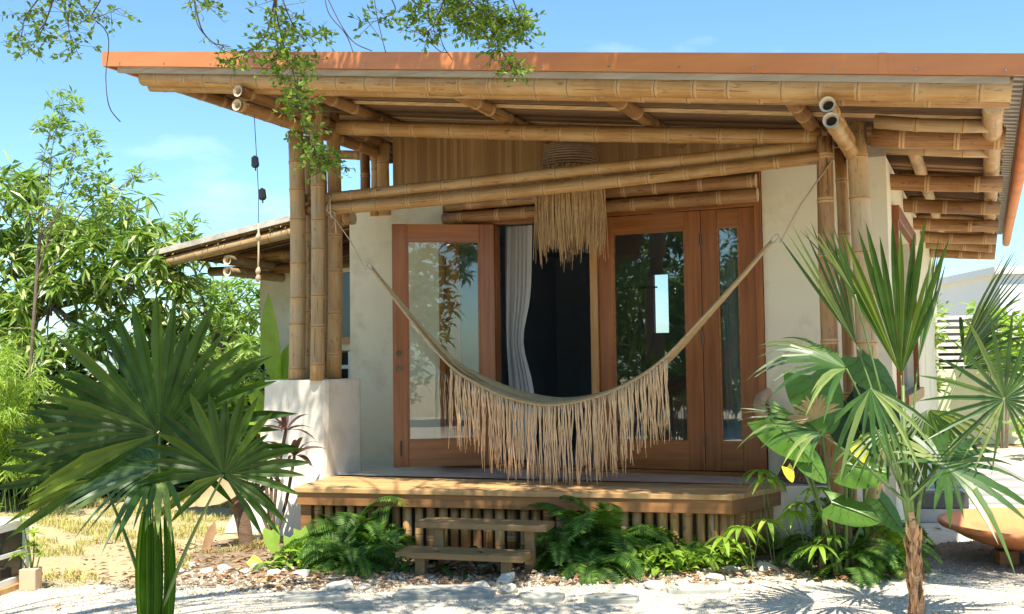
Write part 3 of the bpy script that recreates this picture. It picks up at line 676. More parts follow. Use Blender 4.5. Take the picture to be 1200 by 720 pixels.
part('fringe',mb,M['fringe'],ham,smooth=True)
# pendant lamp
lb=-.50
c0=hb(668,190,lb); lamp=thing('pendant_lamp','woven basket pendant lamp trailing a long straw fringe under the porch roof','lamp',W(c0.x,lb,0)+Vector((0,0,c0.z)))
mb=MB(); prof=[(.02,.19),(.10,.185),(.17,.155),(.215,.095),(.235,.02),(.24,-.06)]
for i in range(18):
    t=i/17*(len(prof)-1); j=min(int(t),len(prof)-2); f=t-j; r=prof[j][0]*(1-f)+prof[j+1][0]*f; z=prof[j][1]*(1-f)+prof[j+1][1]*f
    mb.tube([(r*math.cos(a),r*math.sin(a),z) for a in [2*math.pi*k/28 for k in range(29)]],.009,5,cap=False)
part('basket_shade',mb,M['strawb'],lamp,smooth=True)
mb=MB(); mb.tube([(0,0,.16),(0,0,.5)],.006,6); mb.tube([(0,0,.10),(0,0,.2)],.03,10); part('cord',mb,M['black'],lamp)
mb=MB()
for i in range(560):
    a=rnd(0,2*math.pi); r=.245+rnd(-.02,.03); p=Vector((r*math.cos(a),r*math.sin(a),rnd(-.10,-.05)))
    L=rnd(.52,.72)*(.96+.08*math.sin(a*5)); e=Vector((rnd(-.03,.03),rnd(-.03,.03),0))
    if rnd(0,1)<.16: L*=1.13; e*=2
    mb.tube([p,p+e*.3+Vector((math.cos(a)*.02,math.sin(a)*.02,-L*.5)),p+e+Vector((0,0,-L))],[.0045,.0042,.0018],4,cap=False)
part('straw_fringe',mb,M['straw'],lamp)
# curtains
def curtain(nm,label,a0,a1,b,z0,z1,waist=None):
    t=thing(nm,label,'curtain',W(a0,b,z0),-TH)
    mb=MB(); nx,nz=44,20; wd=a1-a0
    for j in range(nz+1):
        v=j/nz; z=(z1-z0)*v
        for i in range(nx+1):
            u=i/nx; w=wd
            if waist is not None:
                g=math.exp(-((v-waist)/.14)**2); w=wd*(1-.34*g); off=0
            uu=u+.05*math.sin(u*9+v)+.02*math.sin(u*23+v*2); mb.V.append((w*u+.01*math.sin(v*7),(.030*math.sin(uu*2*math.pi*5+v*.8)+.012*math.sin(uu*61+v*1.5))*(1-.3*v),z))
    for j in range(nz):
        for i in range(nx): a=j*(nx+1)+i; mb.Fc.append([a,a+1,a+nx+2,a+nx+1]); mb.M.append(0)
    part('fabric',mb,M['curtain'],t,smooth=True)
    r=MB(); r.tube([(-.05,0,z1-z0+.02),(wd+.05,0,z1-z0+.02)],.012,8); part('curtain_rod',r,M['black'],t)
curtain('curtain','pale grey tied back curtain just inside the open doorway',hb(592,300,.32).x,hb(624,300,.32).x,.32,.55,2.75,.50)
curtain('curtain','grey curtain hanging behind the narrow glass right of the doors',2.0,2.36,.25,.55,2.6)
qq=hb(764,322,4.8); curtain('curtain','dim curtain beside the small back window seen through the right door',qq.x-.35,qq.x+.02,4.8,.6,2.4,.45)
# wind chime
wp=P(298,145,8.25); ch=thing('hanging_bell_cord','thin cord with two small black bells and a rope tail, left of the posts','wind chime',wp)
def cpt(px,py): return P(px,py,8.25)-wp
mb=MB(); mb.tube([Vector((0,0,.06)),cpt(301,190),cpt(303,228),cpt(303,262)],.003,5); part('cord',mb,M['black'],ch)
for (px,py) in ((298,190),(306.5,228)):
    mb=MB(); c=cpt(px,py); mb.tube([c+Vector((0,0,.05)),c+Vector((.004,0,.035)),c+Vector((.008,0,-.03)),c+Vector((.01,0,-.045))],[.008,.028,.032,.02],10); mb.tube([c+Vector((.01,0,-.04)),c+Vector((.01,0,-.07))],.006,6); part('bell',mb,M['black'],ch)
mb=MB(); mb.tube([cpt(303,262),cpt(303,300),cpt(302,330)],.008,6)
for py in (278,318,326): mb.tube([cpt(303,py-5),cpt(302.5,py),cpt(302,py+5)],[.008,.024,.010],8)
part('rope_tail',mb,M['rope'],ch,smooth=True)
# wicker chair (mostly hidden by plants)
cp=G(921,569,.5); chair=thing('wicker_armchair','brown wicker armchair with a tan cushion at the right end of the porch','chair',(cp.x+.33,cp.y+.30,.5),R(-10))
def wtube(pts,r,nm,par=chair,m='wicker'): mb=MB(); mb.tube(pts,r,8); return part(nm,mb,M[m],par,smooth=True)
def lattice(nm,f,nu,nv,r=.006):
    mb=MB()
    for i in range(nu+1): mb.tube([f(i/nu,j/10) for j in range(11)],r,4,cap=False)
    for j in range(nv+1): mb.tube([f(i/16,j/nv) for i in range(17)],r*1.15,4,cap=False)
    return part(nm,mb,M['wicker'],chair)
lattice('woven_skirt',lambda u,v:Vector((.31*math.cos(2*math.pi*u)*(1-.22*math.sin(v*math.pi)),.30*math.sin(2*math.pi*u)*(1-.22*math.sin(v*math.pi)),.02+.36*v)),56,20)
mb=MB(); mb.tube([(0,0,.30),(0,0,.37)],.30,28); part('seat',mb,M['wicker'],chair)
mb=MB(); mb.tube([(0,0,.371),(0,0,.40),(0,0,.44),(0,0,.46)],[.24,.29,.29,.22],28); part('cushion',mb,M['cushion'],chair,smooth=True)
lattice('backrest',lambda u,v:Vector(((.36+.08*v)*math.cos(math.pi*(u*1.2-.1)),(.34+.05*v)*math.sin(math.pi*(u*1.2-.1)),.36+v*(.16+.22*max(0,math.sin(math.pi*u))))),40,14)
wtube([Vector(((.44)*math.cos(math.pi*(u*1.2-.1)),.39*math.sin(math.pi*(u*1.2-.1)),.53+.22*max(0,math.sin(math.pi*u)))) for u in [k/20 for k in range(21)]],.048,'arm_rail',m='cushion')
# ================================================================= YARD THINGS
bc=P(1224,616,7.6); bowl=thing('fire_bowl','wide shallow terracotta bowl on wooden blocks in the gravel','bowl',(bc.x,bc.y,0))
mb=MB(); rad=.70; rimz=.262
pr=[(.02,.075),(.2,.08),(.4,.115),(.55,.165),(.655,.225),(.70,.238),(.712,.25),(.712,.272),(.695,.278),(.672,.268),(.64,.225),(.54,.165),(.38,.125),(.2,.11),(.0,.105)]
S=56
for (r,z) in pr:
    for k in range(S): a=2*math.pi*k/S; mb.V.append((max(r,.001)*math.cos(a),max(r,.001)*math.sin(a),z))
for i in range(len(pr)-1):
    for k in range(S): k2=(k+1)%S; mb.Fc.append([i*S+k,i*S+k2,(i+1)*S+k2,(i+1)*S+k]); mb.M.append(0)
part('bowl',mb,M['terra'],bowl,smooth=True)
for an in (200,250,20,110):
    x,y=.36*math.cos(R(an)),.36*math.sin(R(an)); mb=MB(); mb.box(x-.07,x+.07,y-.05,y+.05,0,.10); part('block',mb,M['deckdark'],bowl,bevel=.006)
# flagstones
def flag(px,py,wx,wy,label,seed):
    p=G(px,py); rs=random.Random(seed); mb=MB(); pts=[]; n=9
    for i in range(n):
        a=2*math.pi*i/n+rs.uniform(-.15,.15); k=rs.uniform(.82,1.1); pts.append((max(-1,min(1,1.25*math.cos(a)))*wx*k,max(-1,min(1,1.25*math.sin(a)))*wy*k))
    mb.prism(pts,-.03,.030); o=part('flagstone',mb,M['stone'],None,(p.x,p.y,0),(0,0,rs.uniform(-.15,.15)),bevel=.006)
    tag(o,label,'flagstone','flagstones set in the white gravel')
flag(517,697,.33,.16,'large pale flagstone just below the bottom step',1)
flag(634,702,.14,.10,'small flagstone to the right of the large one below the steps',2)
flag(717,704,.17,.085,'flagstone in the gravel below the dark ferns on the right',12)
flag(366,702,.20,.09,'flagstone in the gravel left of the dark fern clump',4)
flag(412,712,.12,.05,'thin flagstone nearest the left edge of the dark fern clump, closest to the viewer',5)
flag(820,694,.20,.07,'long narrow flagstone in front of the pale green ferns',6)
# rocks on the bed edge
def rock_mesh(seed):
    import bmesh
    bm=bmesh.new(); bmesh.ops.create_icosphere(bm,subdivisions=2,radius=1)
    for v in bm.verts:
        d=noise.noise(v.co*1.3+Vector((seed*7.1,0,0)))*.45+noise.noise(v.co*3+Vector((seed*3.1,5,0)))*.15
        v.co*=1+d; v.co.z*=.55
    me=bpy.data.meshes.new('rock'); bm.to_mesh(me); bm.free(); me.materials.append(M['rock']); return me
rocks=[rock_mesh(i) for i in range(4)]
rp=[(243,672),(262,668),(285,673),(305,668),(322,674),(338,669),(352,676),(398,690),(426,691),(565,690),(595,694),(590,684),(770,690),(800,686),(838,680),(858,672),(866,684),(880,675),(900,670),(925,664),(950,668),(985,660),(225,664),(208,672)]
for i,(x,y) in enumerate(rp):
    p=G(x,y); o=link('rock',rocks[i%4],None,(p.x,p.y,.012),(rnd(-.3,.3),rnd(-.3,.3),rnd(0,6))); s=rnd(.035,.075); o.scale=(s*1.2,s,s)
    tag(o,'small pale rock lying on the edge between the plant bed and the gravel','rock','pale rocks edging the plant bed')
# gravel grains
def grains(name,m,n,area,s0,s1,label):
    mb=MB()
    base=[Vector(v) for v in ((1,0,0),(-1,0,0),(0,1,0),(0,-1,0),(0,0,.7),(0,0,-.7))]; fc=[(0,2,4),(2,1,4),(1,3,4),(3,0,4),(2,0,5),(1,2,5),(3,1,5),(0,3,5)]
    for i in range(n):
        x,y=area(); s=rnd(s0,s1); q=Matrix.Rotation(rnd(0,6),3,rdir()); sc=Vector((rnd(.7,1.3),rnd(.7,1.3),rnd(.5,.9)))*s
        mb.add([q@Vector((v.x*sc.x,v.y*sc.y,v.z*sc.z))+Vector((x,y,s*.3)) for v in base],fc)
    o=part(name,mb,m); tag(o,label,'gravel',None,'stuff'); return o
def yard():
    while 1:
        y=7.4-abs(random.gauss(0,1))*1.2; x=rnd(-4,4.3)
        if y>4.9: return x,y
grains('gravel','' or M['gravel_s'],12000,yard,.004,.010,'loose white gravel of the yard')
def ringa():
    a=rnd(0,6.3); r=.93*math.sqrt(rnd(0,1)); return 3.78+r*math.cos(a),7.5+r*math.sin(a)
grains('grey_gravel',M['darkgravel'],3500,ringa,.006,.012,'loose grey gravel round the terracotta bowl, its tone also carrying the bowl shadow')
def beda():
    while 1:
        x=rnd(-2.5,3.0); y=rnd(6.85,7.7)
        if x<1.3 or y>7.1+(x-1.3)*.55: return x,y
grains('bed_stones',M['gravel_s'],3000,beda,.006,.02,'small pale stones scattered over the plant bed')
# lantern + pot bottom left
lp=G(4,696); lan=thing('white_lantern','white painted wooden lantern with dark panes at the left edge of the yard','lantern',(lp.x-.17,lp.y+.1,0),R(-8))
mb=MB(); w=.17
for sx in (-1,1):
    for sy in (-1,1): mb.box(sx*w-.022*(1),sx*w+.022,sy*w-.022,sy*w+.022,.04,.44)
for z0_,z1_ in ((.04,.085),(.225,.255),(.40,.44)):
    for s in (-1,1): mb.box(-w+.022,w-.022,s*w-.018,s*w+.018,z0_,z1_); mb.box(s*w-.018,s*w+.018,-w+.022,w-.022,z0_,z1_)
part('frame',mb,M['white'],lan,bevel=.003)
mb=MB()
for s in (-1,1): mb.box(-w+.01,w-.01,s*(w-.004)-.002,s*(w-.004)+.002,.05,.43); mb.box(s*(w-.004)-.002,s*(w-.004)+.002,-w+.012,w-.012,.05,.43)
part('pane',mb,M['pane'],lan)
mb=MB(); mb.box(-w-.04,w+.04,-w-.04,w+.04,.0,.04); part('base',mb,M['deckw'],lan,bevel=.004); mb=MB(); mb.box(-w-.03,w+.03,-w-.03,w+.03,.44,.46); part('top',mb,M['white'],lan,bevel=.004)
pp=G(31,693); pot=thing('plant_pot','pale square terracotta pot with a thin stemmed plant beside the white lantern','pot',(pp.x,pp.y+.06,0))
mb=MB(); mb.prism([(-.055,-.055),(.055,-.055),(.055,.055),(-.055,.055)],0,.14); part('pot',mb,mat('pale_terracotta',(.66,.46,.32),(.6,.4,.27),rough=.8),pot,bevel=.006)
def rosette(mb,p,n,L,wd,up=.5,m=0):
    for i in range(n):
        d=rdir(-.1,.9); d.z=abs(d.z)*up+rnd(-.1,.3); mb.leaf(p,d.normalized(),Vector((0,0,1)),L*rnd(.7,1.1),wd,.35,3,m=m)
mbs=MB();mbl=MB()
for (px,py) in ((27,612),(34,640),(47,650),(22,650),(40,625)):
    t=P(px,py,pot.location.y)-pot.location; mbs.tube([(rnd(-.01,.01),rnd(-.02,.02),.13),t*.5+Vector((.01,0,.03)),t],[.006,.005,.004],5); rosette(mbl,t,16,.10,.018,.6)
part('stems',mbs,M['petiole'],pot); part('leaves',mbl,M['lime'],pot)
p=P(6,610,7.3); mb=MB()
for i in range(12): rosette(mb,p-Vector((.1,0,.0))+Vector((rnd(-.15,.08),rnd(-.1,.1),rnd(-.09,.1)))-Vector((p.x,p.y,0)),14,.10,.02,.7)
ms=MB()
for i in range(5): ms.tube([(rnd(-.12,-.05),.12,0),Vector((-.1+rnd(-.1,.08),.05,p.z))],.006,5)
lp2=thing('potted_shrub','bright lime green shrub growing behind the white lantern','plant',(p.x,p.y,0)); part('leaves',mb,M['lime'],lp2); part('stems',ms,M['petiole'],lp2)
# right background: trough planter, slab path, neighbour wall, louvred screen, white building
tp=G(1100,612); tr=thing('trough_planter','long dark trough planter on concrete blocks beside the side wall','planter',(tp.x,tp.y+.1,0),R(-4))
mb=MB(); mb.box(-.42,.27,-.12,.12,.12,.25); part('trough',mb,M['planter'],tr,bevel=.01)
mb=MB(); mb.box(-.4,.29,-.14,.13,0,.118); part('block',mb,M['concrete'],tr,bevel=.01)
sheet('side_path_gravel',[(3.55,9.4),(5.2,9.4),(7.0,16.2),(5.0,16.2)],.004,M['dgravel'])
for i in range(9):
    y=10.0+i*.62; x0=4.0+i*.14; mb=MB(); mb.box(-.75,.75,-.13,.13,-.02,.035)
    o=part('paving_slab',mb,M['slab'],None,(x0+.55,y,0),(0,0,R(rnd(-1.5,1.5)-4)),bevel=.006)
    tag(o,'long pale slab in the path of slabs leading past the right side of the house','paving slab','pale slabs of the side path')
nw=thing('boundary_wall','low cream garden wall far back on the right behind the palm','wall',(8,17,0),R(-3))
mb=MB(); mb.box(-3,8,0,.2,0,1.22); part('wall',mb,M['yellowwall'],nw,bevel=.01)
sc=thing('louvred_screen','white horizontal slatted screen standing behind the cream garden wall','screen',(8,17.6,0),R(-3))
mb=MB()
for i in range(9):
    z=1.15+i*.112; mb.box(-2.6,8,0,.06,z,z+.062)
part('slats',mb,M['white'],sc)
mb=MB(); mb.box(-2.6,8,.3,.32,.9,2.1); part('backing',mb,M['planter'],sc)  # dark sheet added so the gaps between slats look shaded
for x in (-2.6,-.9,.8,2.5,4.2): mb=MB(); mb.box(x-.04,x+.04,.061,.14,0,2.12); part('post',mb,M['white'],sc)
nb_=thing('neighbour_building','plain white flat roofed building beyond the screen at the right edge','building',(10.8,21,0),R(-3))
mb=MB(); mb.box(-1.0,6,0,6,0,3.05); part('wall',mb,M['whitewall'],nb_)
mb=MB(); mb.box(-1.12,6.1,-.1,6.1,3.05,3.2); part('roof',mb,M['whitewall'],nb_)
mb=MB(); mb.box(.6,1.7,-.01,.02,1.4,2.5); part('window',mb,M['pane'],nb_)
# ================================================================= VEGETATION
UP=Vector((0,0,1))
def palm_leaf(parent,hub,d,nrm,Rr,spread=300,n=34,split=.45,sag=.25,m='fpalm',cone=.12,name='leaf',wmul=1.0,skip=()):
    """pleated fan: d = direction of the middle blade, nrm = direction the upper face looks"""
    d=d.normalized(); side=d.cross(nrm).normalized(); nn=side.cross(d).normalized()
    mb=MB(); half=R(spread)/2; da=2*half/n
    for i in range(n):
        ph=-half+(i+.5)*da+rnd(-.015,.015)
        L=Rr*(.80+.20*math.cos(ph*.55))*rnd(.9,1.05)
        if abs(ph)>2.2: L*=.85
        if rnd(0,1)<.10: L*=rnd(.6,.85)
        ax=(d*math.cos(ph)+side*math.sin(ph)); tv=(-d*math.sin(ph)+side*math.cos(ph))
        vs=[];ts=[.02,.14,.30,split,.62,.78,.90,1.0]
        bend=rnd(.7,1.5)*sag; tw=rnd(-.6,.6); kink=rnd(0,1)<.12
        for t in ts:
            r=L*t; hw=min(r*math.tan(da/2)*1.0,L*split*math.tan(da/2))*wmul
            if t>split: u=(t-split)/(1-split); hw*=(1-u**2.1)*(1+.12*u)
            z=nn*(cone*r)+Vector((0,0,-bend*L*max(0,t-.25)**2*(2.2 if kink and t>.6 else 1)))
            c=hub+ax*r*(1-.10*sag*t)+z; pl=hw*(.55 if t<=split else .55+.3*(t-split))
            e=tv*math.cos(tw*t)+nn*math.sin(tw*t)
            vs+=[c-e*hw+nn*(pl*.5),c-nn*(pl*.5),c+e*hw+nn*(pl*.5)]
        fs=[]
        for k in range(len(ts)-1): a=k*3; fs+=[(a,a+1,a+4,a+3),(a+1,a+2,a+5,a+4)]
        mb.add(vs,fs)
    return part(name,mb,M[m],parent)
def stalk(parent,a,b,r=.008,bow=.1,name='leaf_stalk',m='petiole'):
    a=Vector(a);b=Vector(b); mid=a.lerp(b,.5)+Vector((0,0,bow*(b-a).length)); pts=cat([a,mid,b],6)
    mb=MB(); mb.tube(pts,[r*(1.5-.9*i/(len(pts)-1)) for i in range(len(pts))],6); return part(name,mb,M[m],parent,smooth=True)
def V3(x,y,z): return Vector((x,y,z))
# --- left fan palm
YL=5.0
base=P(182,745,YL); base.z=0
lp_=thing('fan_palm','dark green fan palm at the left front, its young leaf still folded upright','palm',base)
def LP(px,py,dy=0): return P(px,py,YL+dy)-base
crown=LP(182,735)
mb=MB(); mb.tube([(0,0,-.05),(0,0,.15),crown*1.0],[.10,.085,.05],12); part('trunk',mb,M['trunk'],lp_,smooth=True)
# folded spear leaf: many narrow upright pleats
mb=MB()
for i in range(17):
    u=i/16-.5; L=rnd(.60,.66); p0=crown+V3(u*.105,.03-.09*math.cos(u*2.6),-.12); tip=p0+V3(u*.03+rnd(-.004,.004),rnd(-.01,.01),L+.08-abs(u)*.10)
    vs=[];fs=[]
    for k in range(8):
        t=k/7; c=p0.lerp(tip,t)+V3(u*.06*math.sin(math.pi*t),0,0); w=.0078*(1 if t<.8 else (1-t)/.2); vs+=[c+V3(-w,-.004,0),c+V3(0,.010,0),c+V3(w,-.004,0)]
    for k in range(7): a=k*3; fs+=[(a,a+1,a+4,a+3),(a+1,a+2,a+5,a+4)]
    mb.add(vs,fs)
part('folded_leaf',mb,M['fern'],lp_)
def lleaf(hx,hy,dy,d,nrm,Rr,spread,n,sag,m='fpalm',cone=.12,split=.5,bow=.05,src=None):
    h=LP(hx,hy,dy); stalk(lp_,src or crown,h,.008,bow); palm_leaf(lp_,h,V3(*d),V3(*nrm),Rr,spread,n,split,sag,m,cone)
lleaf(187,508,-.02,(.02,.15,1),(.05,-1,.30),.70,262,32,.11,split=.56)
lleaf(262,556,-.15,(.12,.1,1),(.1,-.9,.5),.44,280,26,.18,split=.56)
lleaf(119,560,.25,(-.35,.25,1),(-.3,-1,.35),.62,210,22,.12)
lleaf(186,548,-.08,(-.85,-.35,-.30),(-.1,-.55,.85),.46,200,24,.18,'fpalm2',.06)
lleaf(160,505,.35,(-.75,.4,.55),(-.2,-.8,.6),.66,150,18,.16)
# --- right fan palm
YR=5.9
base2=P(1074,732,YR); base2.z=0
rp_=thing('fan_palm','slender fan palm with fibrous brown trunk before the right corner of the house','palm',base2)
def RP(px,py,dy=0): return P(px,py,YR+dy)-base2
c2=RP(1070,625)
mb=MB(); pts=[V3(0,0,-.03),RP(1074,700),RP(1071,665),c2,RP(1066,600)]
mb.tube(pts,[.055,.038,.032,.028,.023],12); part('trunk',mb,M['trunk'],rp_,smooth=True)
mb=MB()
for i in range(110):   # torn leaf bases
    t=rnd(0,.92); q=pts[0].lerp(pts[3],t); a=rnd(0,6.28); p=q+V3(math.cos(a)*.027,math.sin(a)*.027,0); mb.leaf(p,V3(math.cos(a)*.22,math.sin(a)*.22,1),V3(math.cos(a),math.sin(a),0),rnd(.06,.16),rnd(.012,.03),-.02,2)
part('leaf_bases',mb,M['litter'],rp_)
mb=MB()
for (x0,x1,yt,r) in ((1064,1058,452,.017),(1068,1066,520,.014),(1074,1085,540,.012),(1060,1052,530,.012)): mb.tube([c2+V3(0,0,-.08),RP((x0+x1)/2,570),RP(x1,yt)],[r*1.5,r,r*.6],8)
part('leaf_sheaths',mb,M['petiole'],rp_,smooth=True)
cr2=RP(1063,590)
def rleaf(hx,hy,dy,d,nrm,Rr,spread,n,sag,m='fpalm2',cone=.12,split=.45,bow=.03,wm=1):
    h=RP(hx,hy,dy); stalk(rp_,cr2,h,.007,bow); palm_leaf(rp_,h,V3(*d),V3(*nrm),Rr,spread,n,split,sag,m,cone,wmul=wm)
rleaf(1056,440,0,(-.02,.1,1),(-.25,-1,.1),.86,54,13,.02,'fpalm',.16,.55,.02,1.15)
rleaf(1004,405,.15,(-.22,.1,1),(-.8,-.7,.1),.76,34,8,.03,'fpalm2',.2,.4)
rleaf(1075,430,.12,(.10,.3,1),(.9,-.5,.1),.80,40,8,.03,'fpalm2',.2,.4)
rleaf(992,432,-.1,(-1,.1,.35),(.1,-.45,1),.62,150,15,.55,'fpalm2',.05,.35)
rleaf(962,508,-.05,(-1,-.15,.3),(.0,-.4,1),.54,130,15,.35,'fpalm2',.05,.35)
rleaf(1020,455,-.2,(.0,-.4,-.9),(-.3,-1,.1),.44,120,10,.25,'fpalm2',.0,.35)
rleaf(1177,468,-.2,(-.1,-.15,1),(.05,-1,.1),.56,340,24,.12,'fpalm2',.06,.22)
rleaf(1109,547,-.1,(.8,.2,.1),(-.1,-.7,.7),.50,320,21,.35,'fpalm2',.08,.4)
rleaf(1122,425,.25,(.50,.15,.9),(.8,-.6,.0),.80,58,14,.15,'fpalm2',.1,.45)
rleaf(1130,430,.35,(1,.2,.5),(.2,-.7,.7),.64,110,18,.4,'fpalm',.1,.4)
rleaf(1002,345,-.05,(-.35,-.2,.9),(-.9,-.5,.3),.50,40,7,.1,'fpalm2',.15,.35)
rleaf(1088,480,.1,(.2,-.2,-1),(.2,-1,.2),.48,150,16,.2,'fpalm',.0,.35)
rleaf(1040,500,.2,(.1,-.3,-.8),(0,-1,.3),.42,160,16,.3,'fpalm2',.0,.35)
h=RP(955,492,-.02); palm_leaf(rp_,h,V3(-.3,0,.8),V3(0,-1,.2),.20,170,22,.6,.3,'fdry',.05,'dry_leaf')
# --- trees built of limbs and leaf clumps
def limb(mb,p,d,L,r,depth,tips,gravity=.0,branch=3,spreadv=.75):
    n=5; pts=[p];rad=[r]; q=p.copy(); dd=d.normalized()
    for i in range(n):
        dd=(dd+rdir()*.16+Vector((0,0,gravity))).normalized(); q=q+dd*(L/n); pts.append(q.copy()); rad.append(r*(1-.55*(i+1)/n))
        if depth<=1: tips.append((q.copy(),dd.copy()))
    mb.tube(pts,rad,6 if r>.02 else 4,cap=False)
    if depth>0:
        for k in range(branch):
            t=rnd(.35,1); i=min(n,int(t*n)); nd=(dd+rdir(-.4,.8)*spreadv).normalized()
            limb(mb,pts[i],nd,L*rnd(.55,.8),rad[i]*.65,depth-1,tips,gravity,branch,spreadv)
def leafy(mb,tips,n,L,wd,drop,spread,kind='blade'):
    for (p,d) in tips:
        for i in range(n):
            q=p+rdir()*rnd(0,spread); dd=(rdir(-.8,.6)+d*.5+Vector((0,0,-drop))).normalized()
            if kind=='blade': mb.leaf(q,dd,rdir(.2,1),L*rnd(.6,1.15),wd*rnd(.8,1.1),.18,2)
            else: mb.dia(q,dd,rdir().cross(dd).normalized(),L*rnd(.6,1.2),wd*.5*rnd(.8,1.2))
def rosettes(mb,pts,n,L,wd,drop):
    """drooping whorls of long leaves, as on a mango"""
    for p in pts:
        ax=(rdir(-.1,1)+Vector((0,-.2,0))).normalized()
        for i in range(n):
            dd=(rdir(-.6,.8)+ax*.5+Vector((0,0,-drop*rnd(.4,1.3)))).normalized(); mb.leaf(p+dd*.02,dd,(UP*.8+rdir()*.5),L*rnd(.45,1.25),wd*rnd(.6,1.2),.22,2)
def blobpts(c,r,n,hollow=.35):
    o=[]
    for i in range(n):
        d=rdir(); k=rnd(hollow,1)**.5; q=Vector((c[0]+d.x*r[0]*k,c[1]+d.y*r[1]*k,c[2]+d.z*r[2]*k)); o.append(q)
    return o
def tree(name,label,base,trunk_top,r,clumps,leafm,leaff,group='trees in the garden',limbs=True):
    t=thing(name,label,'tree',base,0,group); b=Vector(base)
    mb=MB(); tt=Vector(trunk_top); mb.tube(cat([V3(0,0,-.1),(tt-b)*.5+rdir()*.08,tt-b],4),[r*1.3]+[r]*7+[r*.7],9)
    for (c,rr,n) in clumps:
        c=Vector(c)-b; mid=(tt-b).lerp(c,.5)+rdir()*.12; mb.tube(cat([tt-b-(tt-b)*rnd(0,.25),mid,c],4),[r*.36*(1-.09*i) for i in range(9)],6,cap=False)
        for k in range(7):
            e=c+Vector((rr[0]*rnd(-.8,.8),rr[1]*rnd(-.8,.8),rr[2]*rnd(-.8,.8))); mb.tube(cat([mid.lerp(c,.6),c.lerp(e,.5)+rdir()*.06,e],3),[r*.12*(1-.12*j_) for j_ in range(7)],4,cap=False)
    part('trunk',mb,M['bark'],t,smooth=True)
    mb=MB()
    for (c,rr,n) in clumps: leaff(mb,[q-b for q in blobpts(c,rr,n)])
    part('crown',mb,M[leafm],t); return t
def pc(px,py,Y,rx,ry,n,dy=None):   # crown clump by where it stands and how large it looks at that distance
    c=P(px,py,Y); k=Y/F; return (c,(rx*k,dy or rx*k*.8,ry*k),n)
mang=lambda mb,pts: rosettes(mb,pts,13,.25,.060,.8)
tree('mango_tree','big mango-like tree with drooping clusters of long glossy leaves, filling the left edge',(-6.3,13.2,0),(-6.0,13.2,2.6),.14,
  [pc(30,260,13,60,60,60),pc(95,300,12.7,60,50,60),pc(160,330,12.7,60,60,60),pc(60,370,12.6,70,60,64),pc(150,265,13.4,45,45,38),pc(25,210,13.3,30,34,16),pc(120,420,12.4,80,50,62),pc(210,300,13.6,40,34,26),pc(195,400,12.9,50,60,44),pc(10,320,12.8,40,70,40)],'mango',mang)
tree('fruit_tree','lighter green bushy tree seen behind the sunlit eave poles of the rear wing',(-5.0,17.5,0),(-4.9,17.5,2.0),.10,
  [pc(230,360,17,50,40,50),pc(280,350,17.5,45,30,46),pc(255,420,17,60,50,60),pc(300,400,18,30,40,30),pc(215,270,16.5,26,26,14)],'yg',lambda mb,pts: rosettes(mb,pts,11,.24,.06,.3))
tree('sapling','tall thin young tree with sparse upright shoots rising above the mango tree',(-5.2,11.2,0),(-5.05,11.2,2.9),.02,
  [pc(75,120,11.2,20,20,10),pc(62,140,11.2,22,22,12),pc(90,165,11.2,24,18,12),pc(105,205,11.2,36,28,22),pc(88,245,11.2,44,26,24),pc(130,235,11.2,34,24,16),pc(165,205,11.2,18,12,5),pc(60,185,11.2,14,20,5)],'yg',lambda mb,pts: rosettes(mb,pts,13,.13,.034,.05))
# feathery lime shrub at the far left, and dark undergrowth
t=thing('bamboo_shrub','feathery yellow-green bamboo-like shrub at the left edge below the mango tree','shrub',(-5.4,11.0,0))
mb=MB();ms=MB()
for i in range(75):
    px=rnd(-60,95); py=rnd(385,560); 
    if px>40 and py<430: continue
    e=P(px,py,10.8+rnd(-.6,.6))-t.location; s=V3(e.x*.4+rnd(-.3,.3),rnd(-.3,.3),0); c=cat([s,s.lerp(e,.6)+V3(0,0,.3),e],8); ms.tube(c,[.008*(1-.05*k) for k in range(len(c))],4,cap=False)
    for q in c[5:]:
        for k in range(8): mb.leaf(q+rdir()*.06,(rdir(-.7,.5)+V3(0,0,-.25)).normalized(),rdir(.2,1),rnd(.10,.19),.016,.3,2)
part('canes',ms,M['petiole'],t); part('leaves',mb,M['lime'],t)
def shrub(name,label,c,r,n,L,wd,m,nper=9,group=None):
    t=thing(name,label,'shrub',(c[0],c[1],0),0,group); mb=MB(); ms=MB()
    pts=blobpts((0,0,c[2]),r,n,.25)
    pts=[q for q in pts if q.z>.03]
    rosettes(mb,pts,nper,L,wd,.2)
    for q in pts[::5]: ms.tube([V3(q.x*.3,q.y*.3,-.02),V3(q.x*.6,q.y*.6,q.z*.6),q],[.012,.009,.005],4,cap=False)
    part('stems',ms,M['bark'],t); part('leaves',mb,M[m],t); return t
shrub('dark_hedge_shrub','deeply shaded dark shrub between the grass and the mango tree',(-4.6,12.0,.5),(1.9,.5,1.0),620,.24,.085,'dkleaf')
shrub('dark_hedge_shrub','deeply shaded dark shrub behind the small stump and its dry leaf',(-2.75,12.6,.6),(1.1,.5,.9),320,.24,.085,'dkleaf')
shrub('dark_hedge_shrub','shaded dark shrub at the far left edge behind the white lantern',(-7.2,11.8,.5),(1.5,.5,1.1),420,.24,.085,'dkleaf')
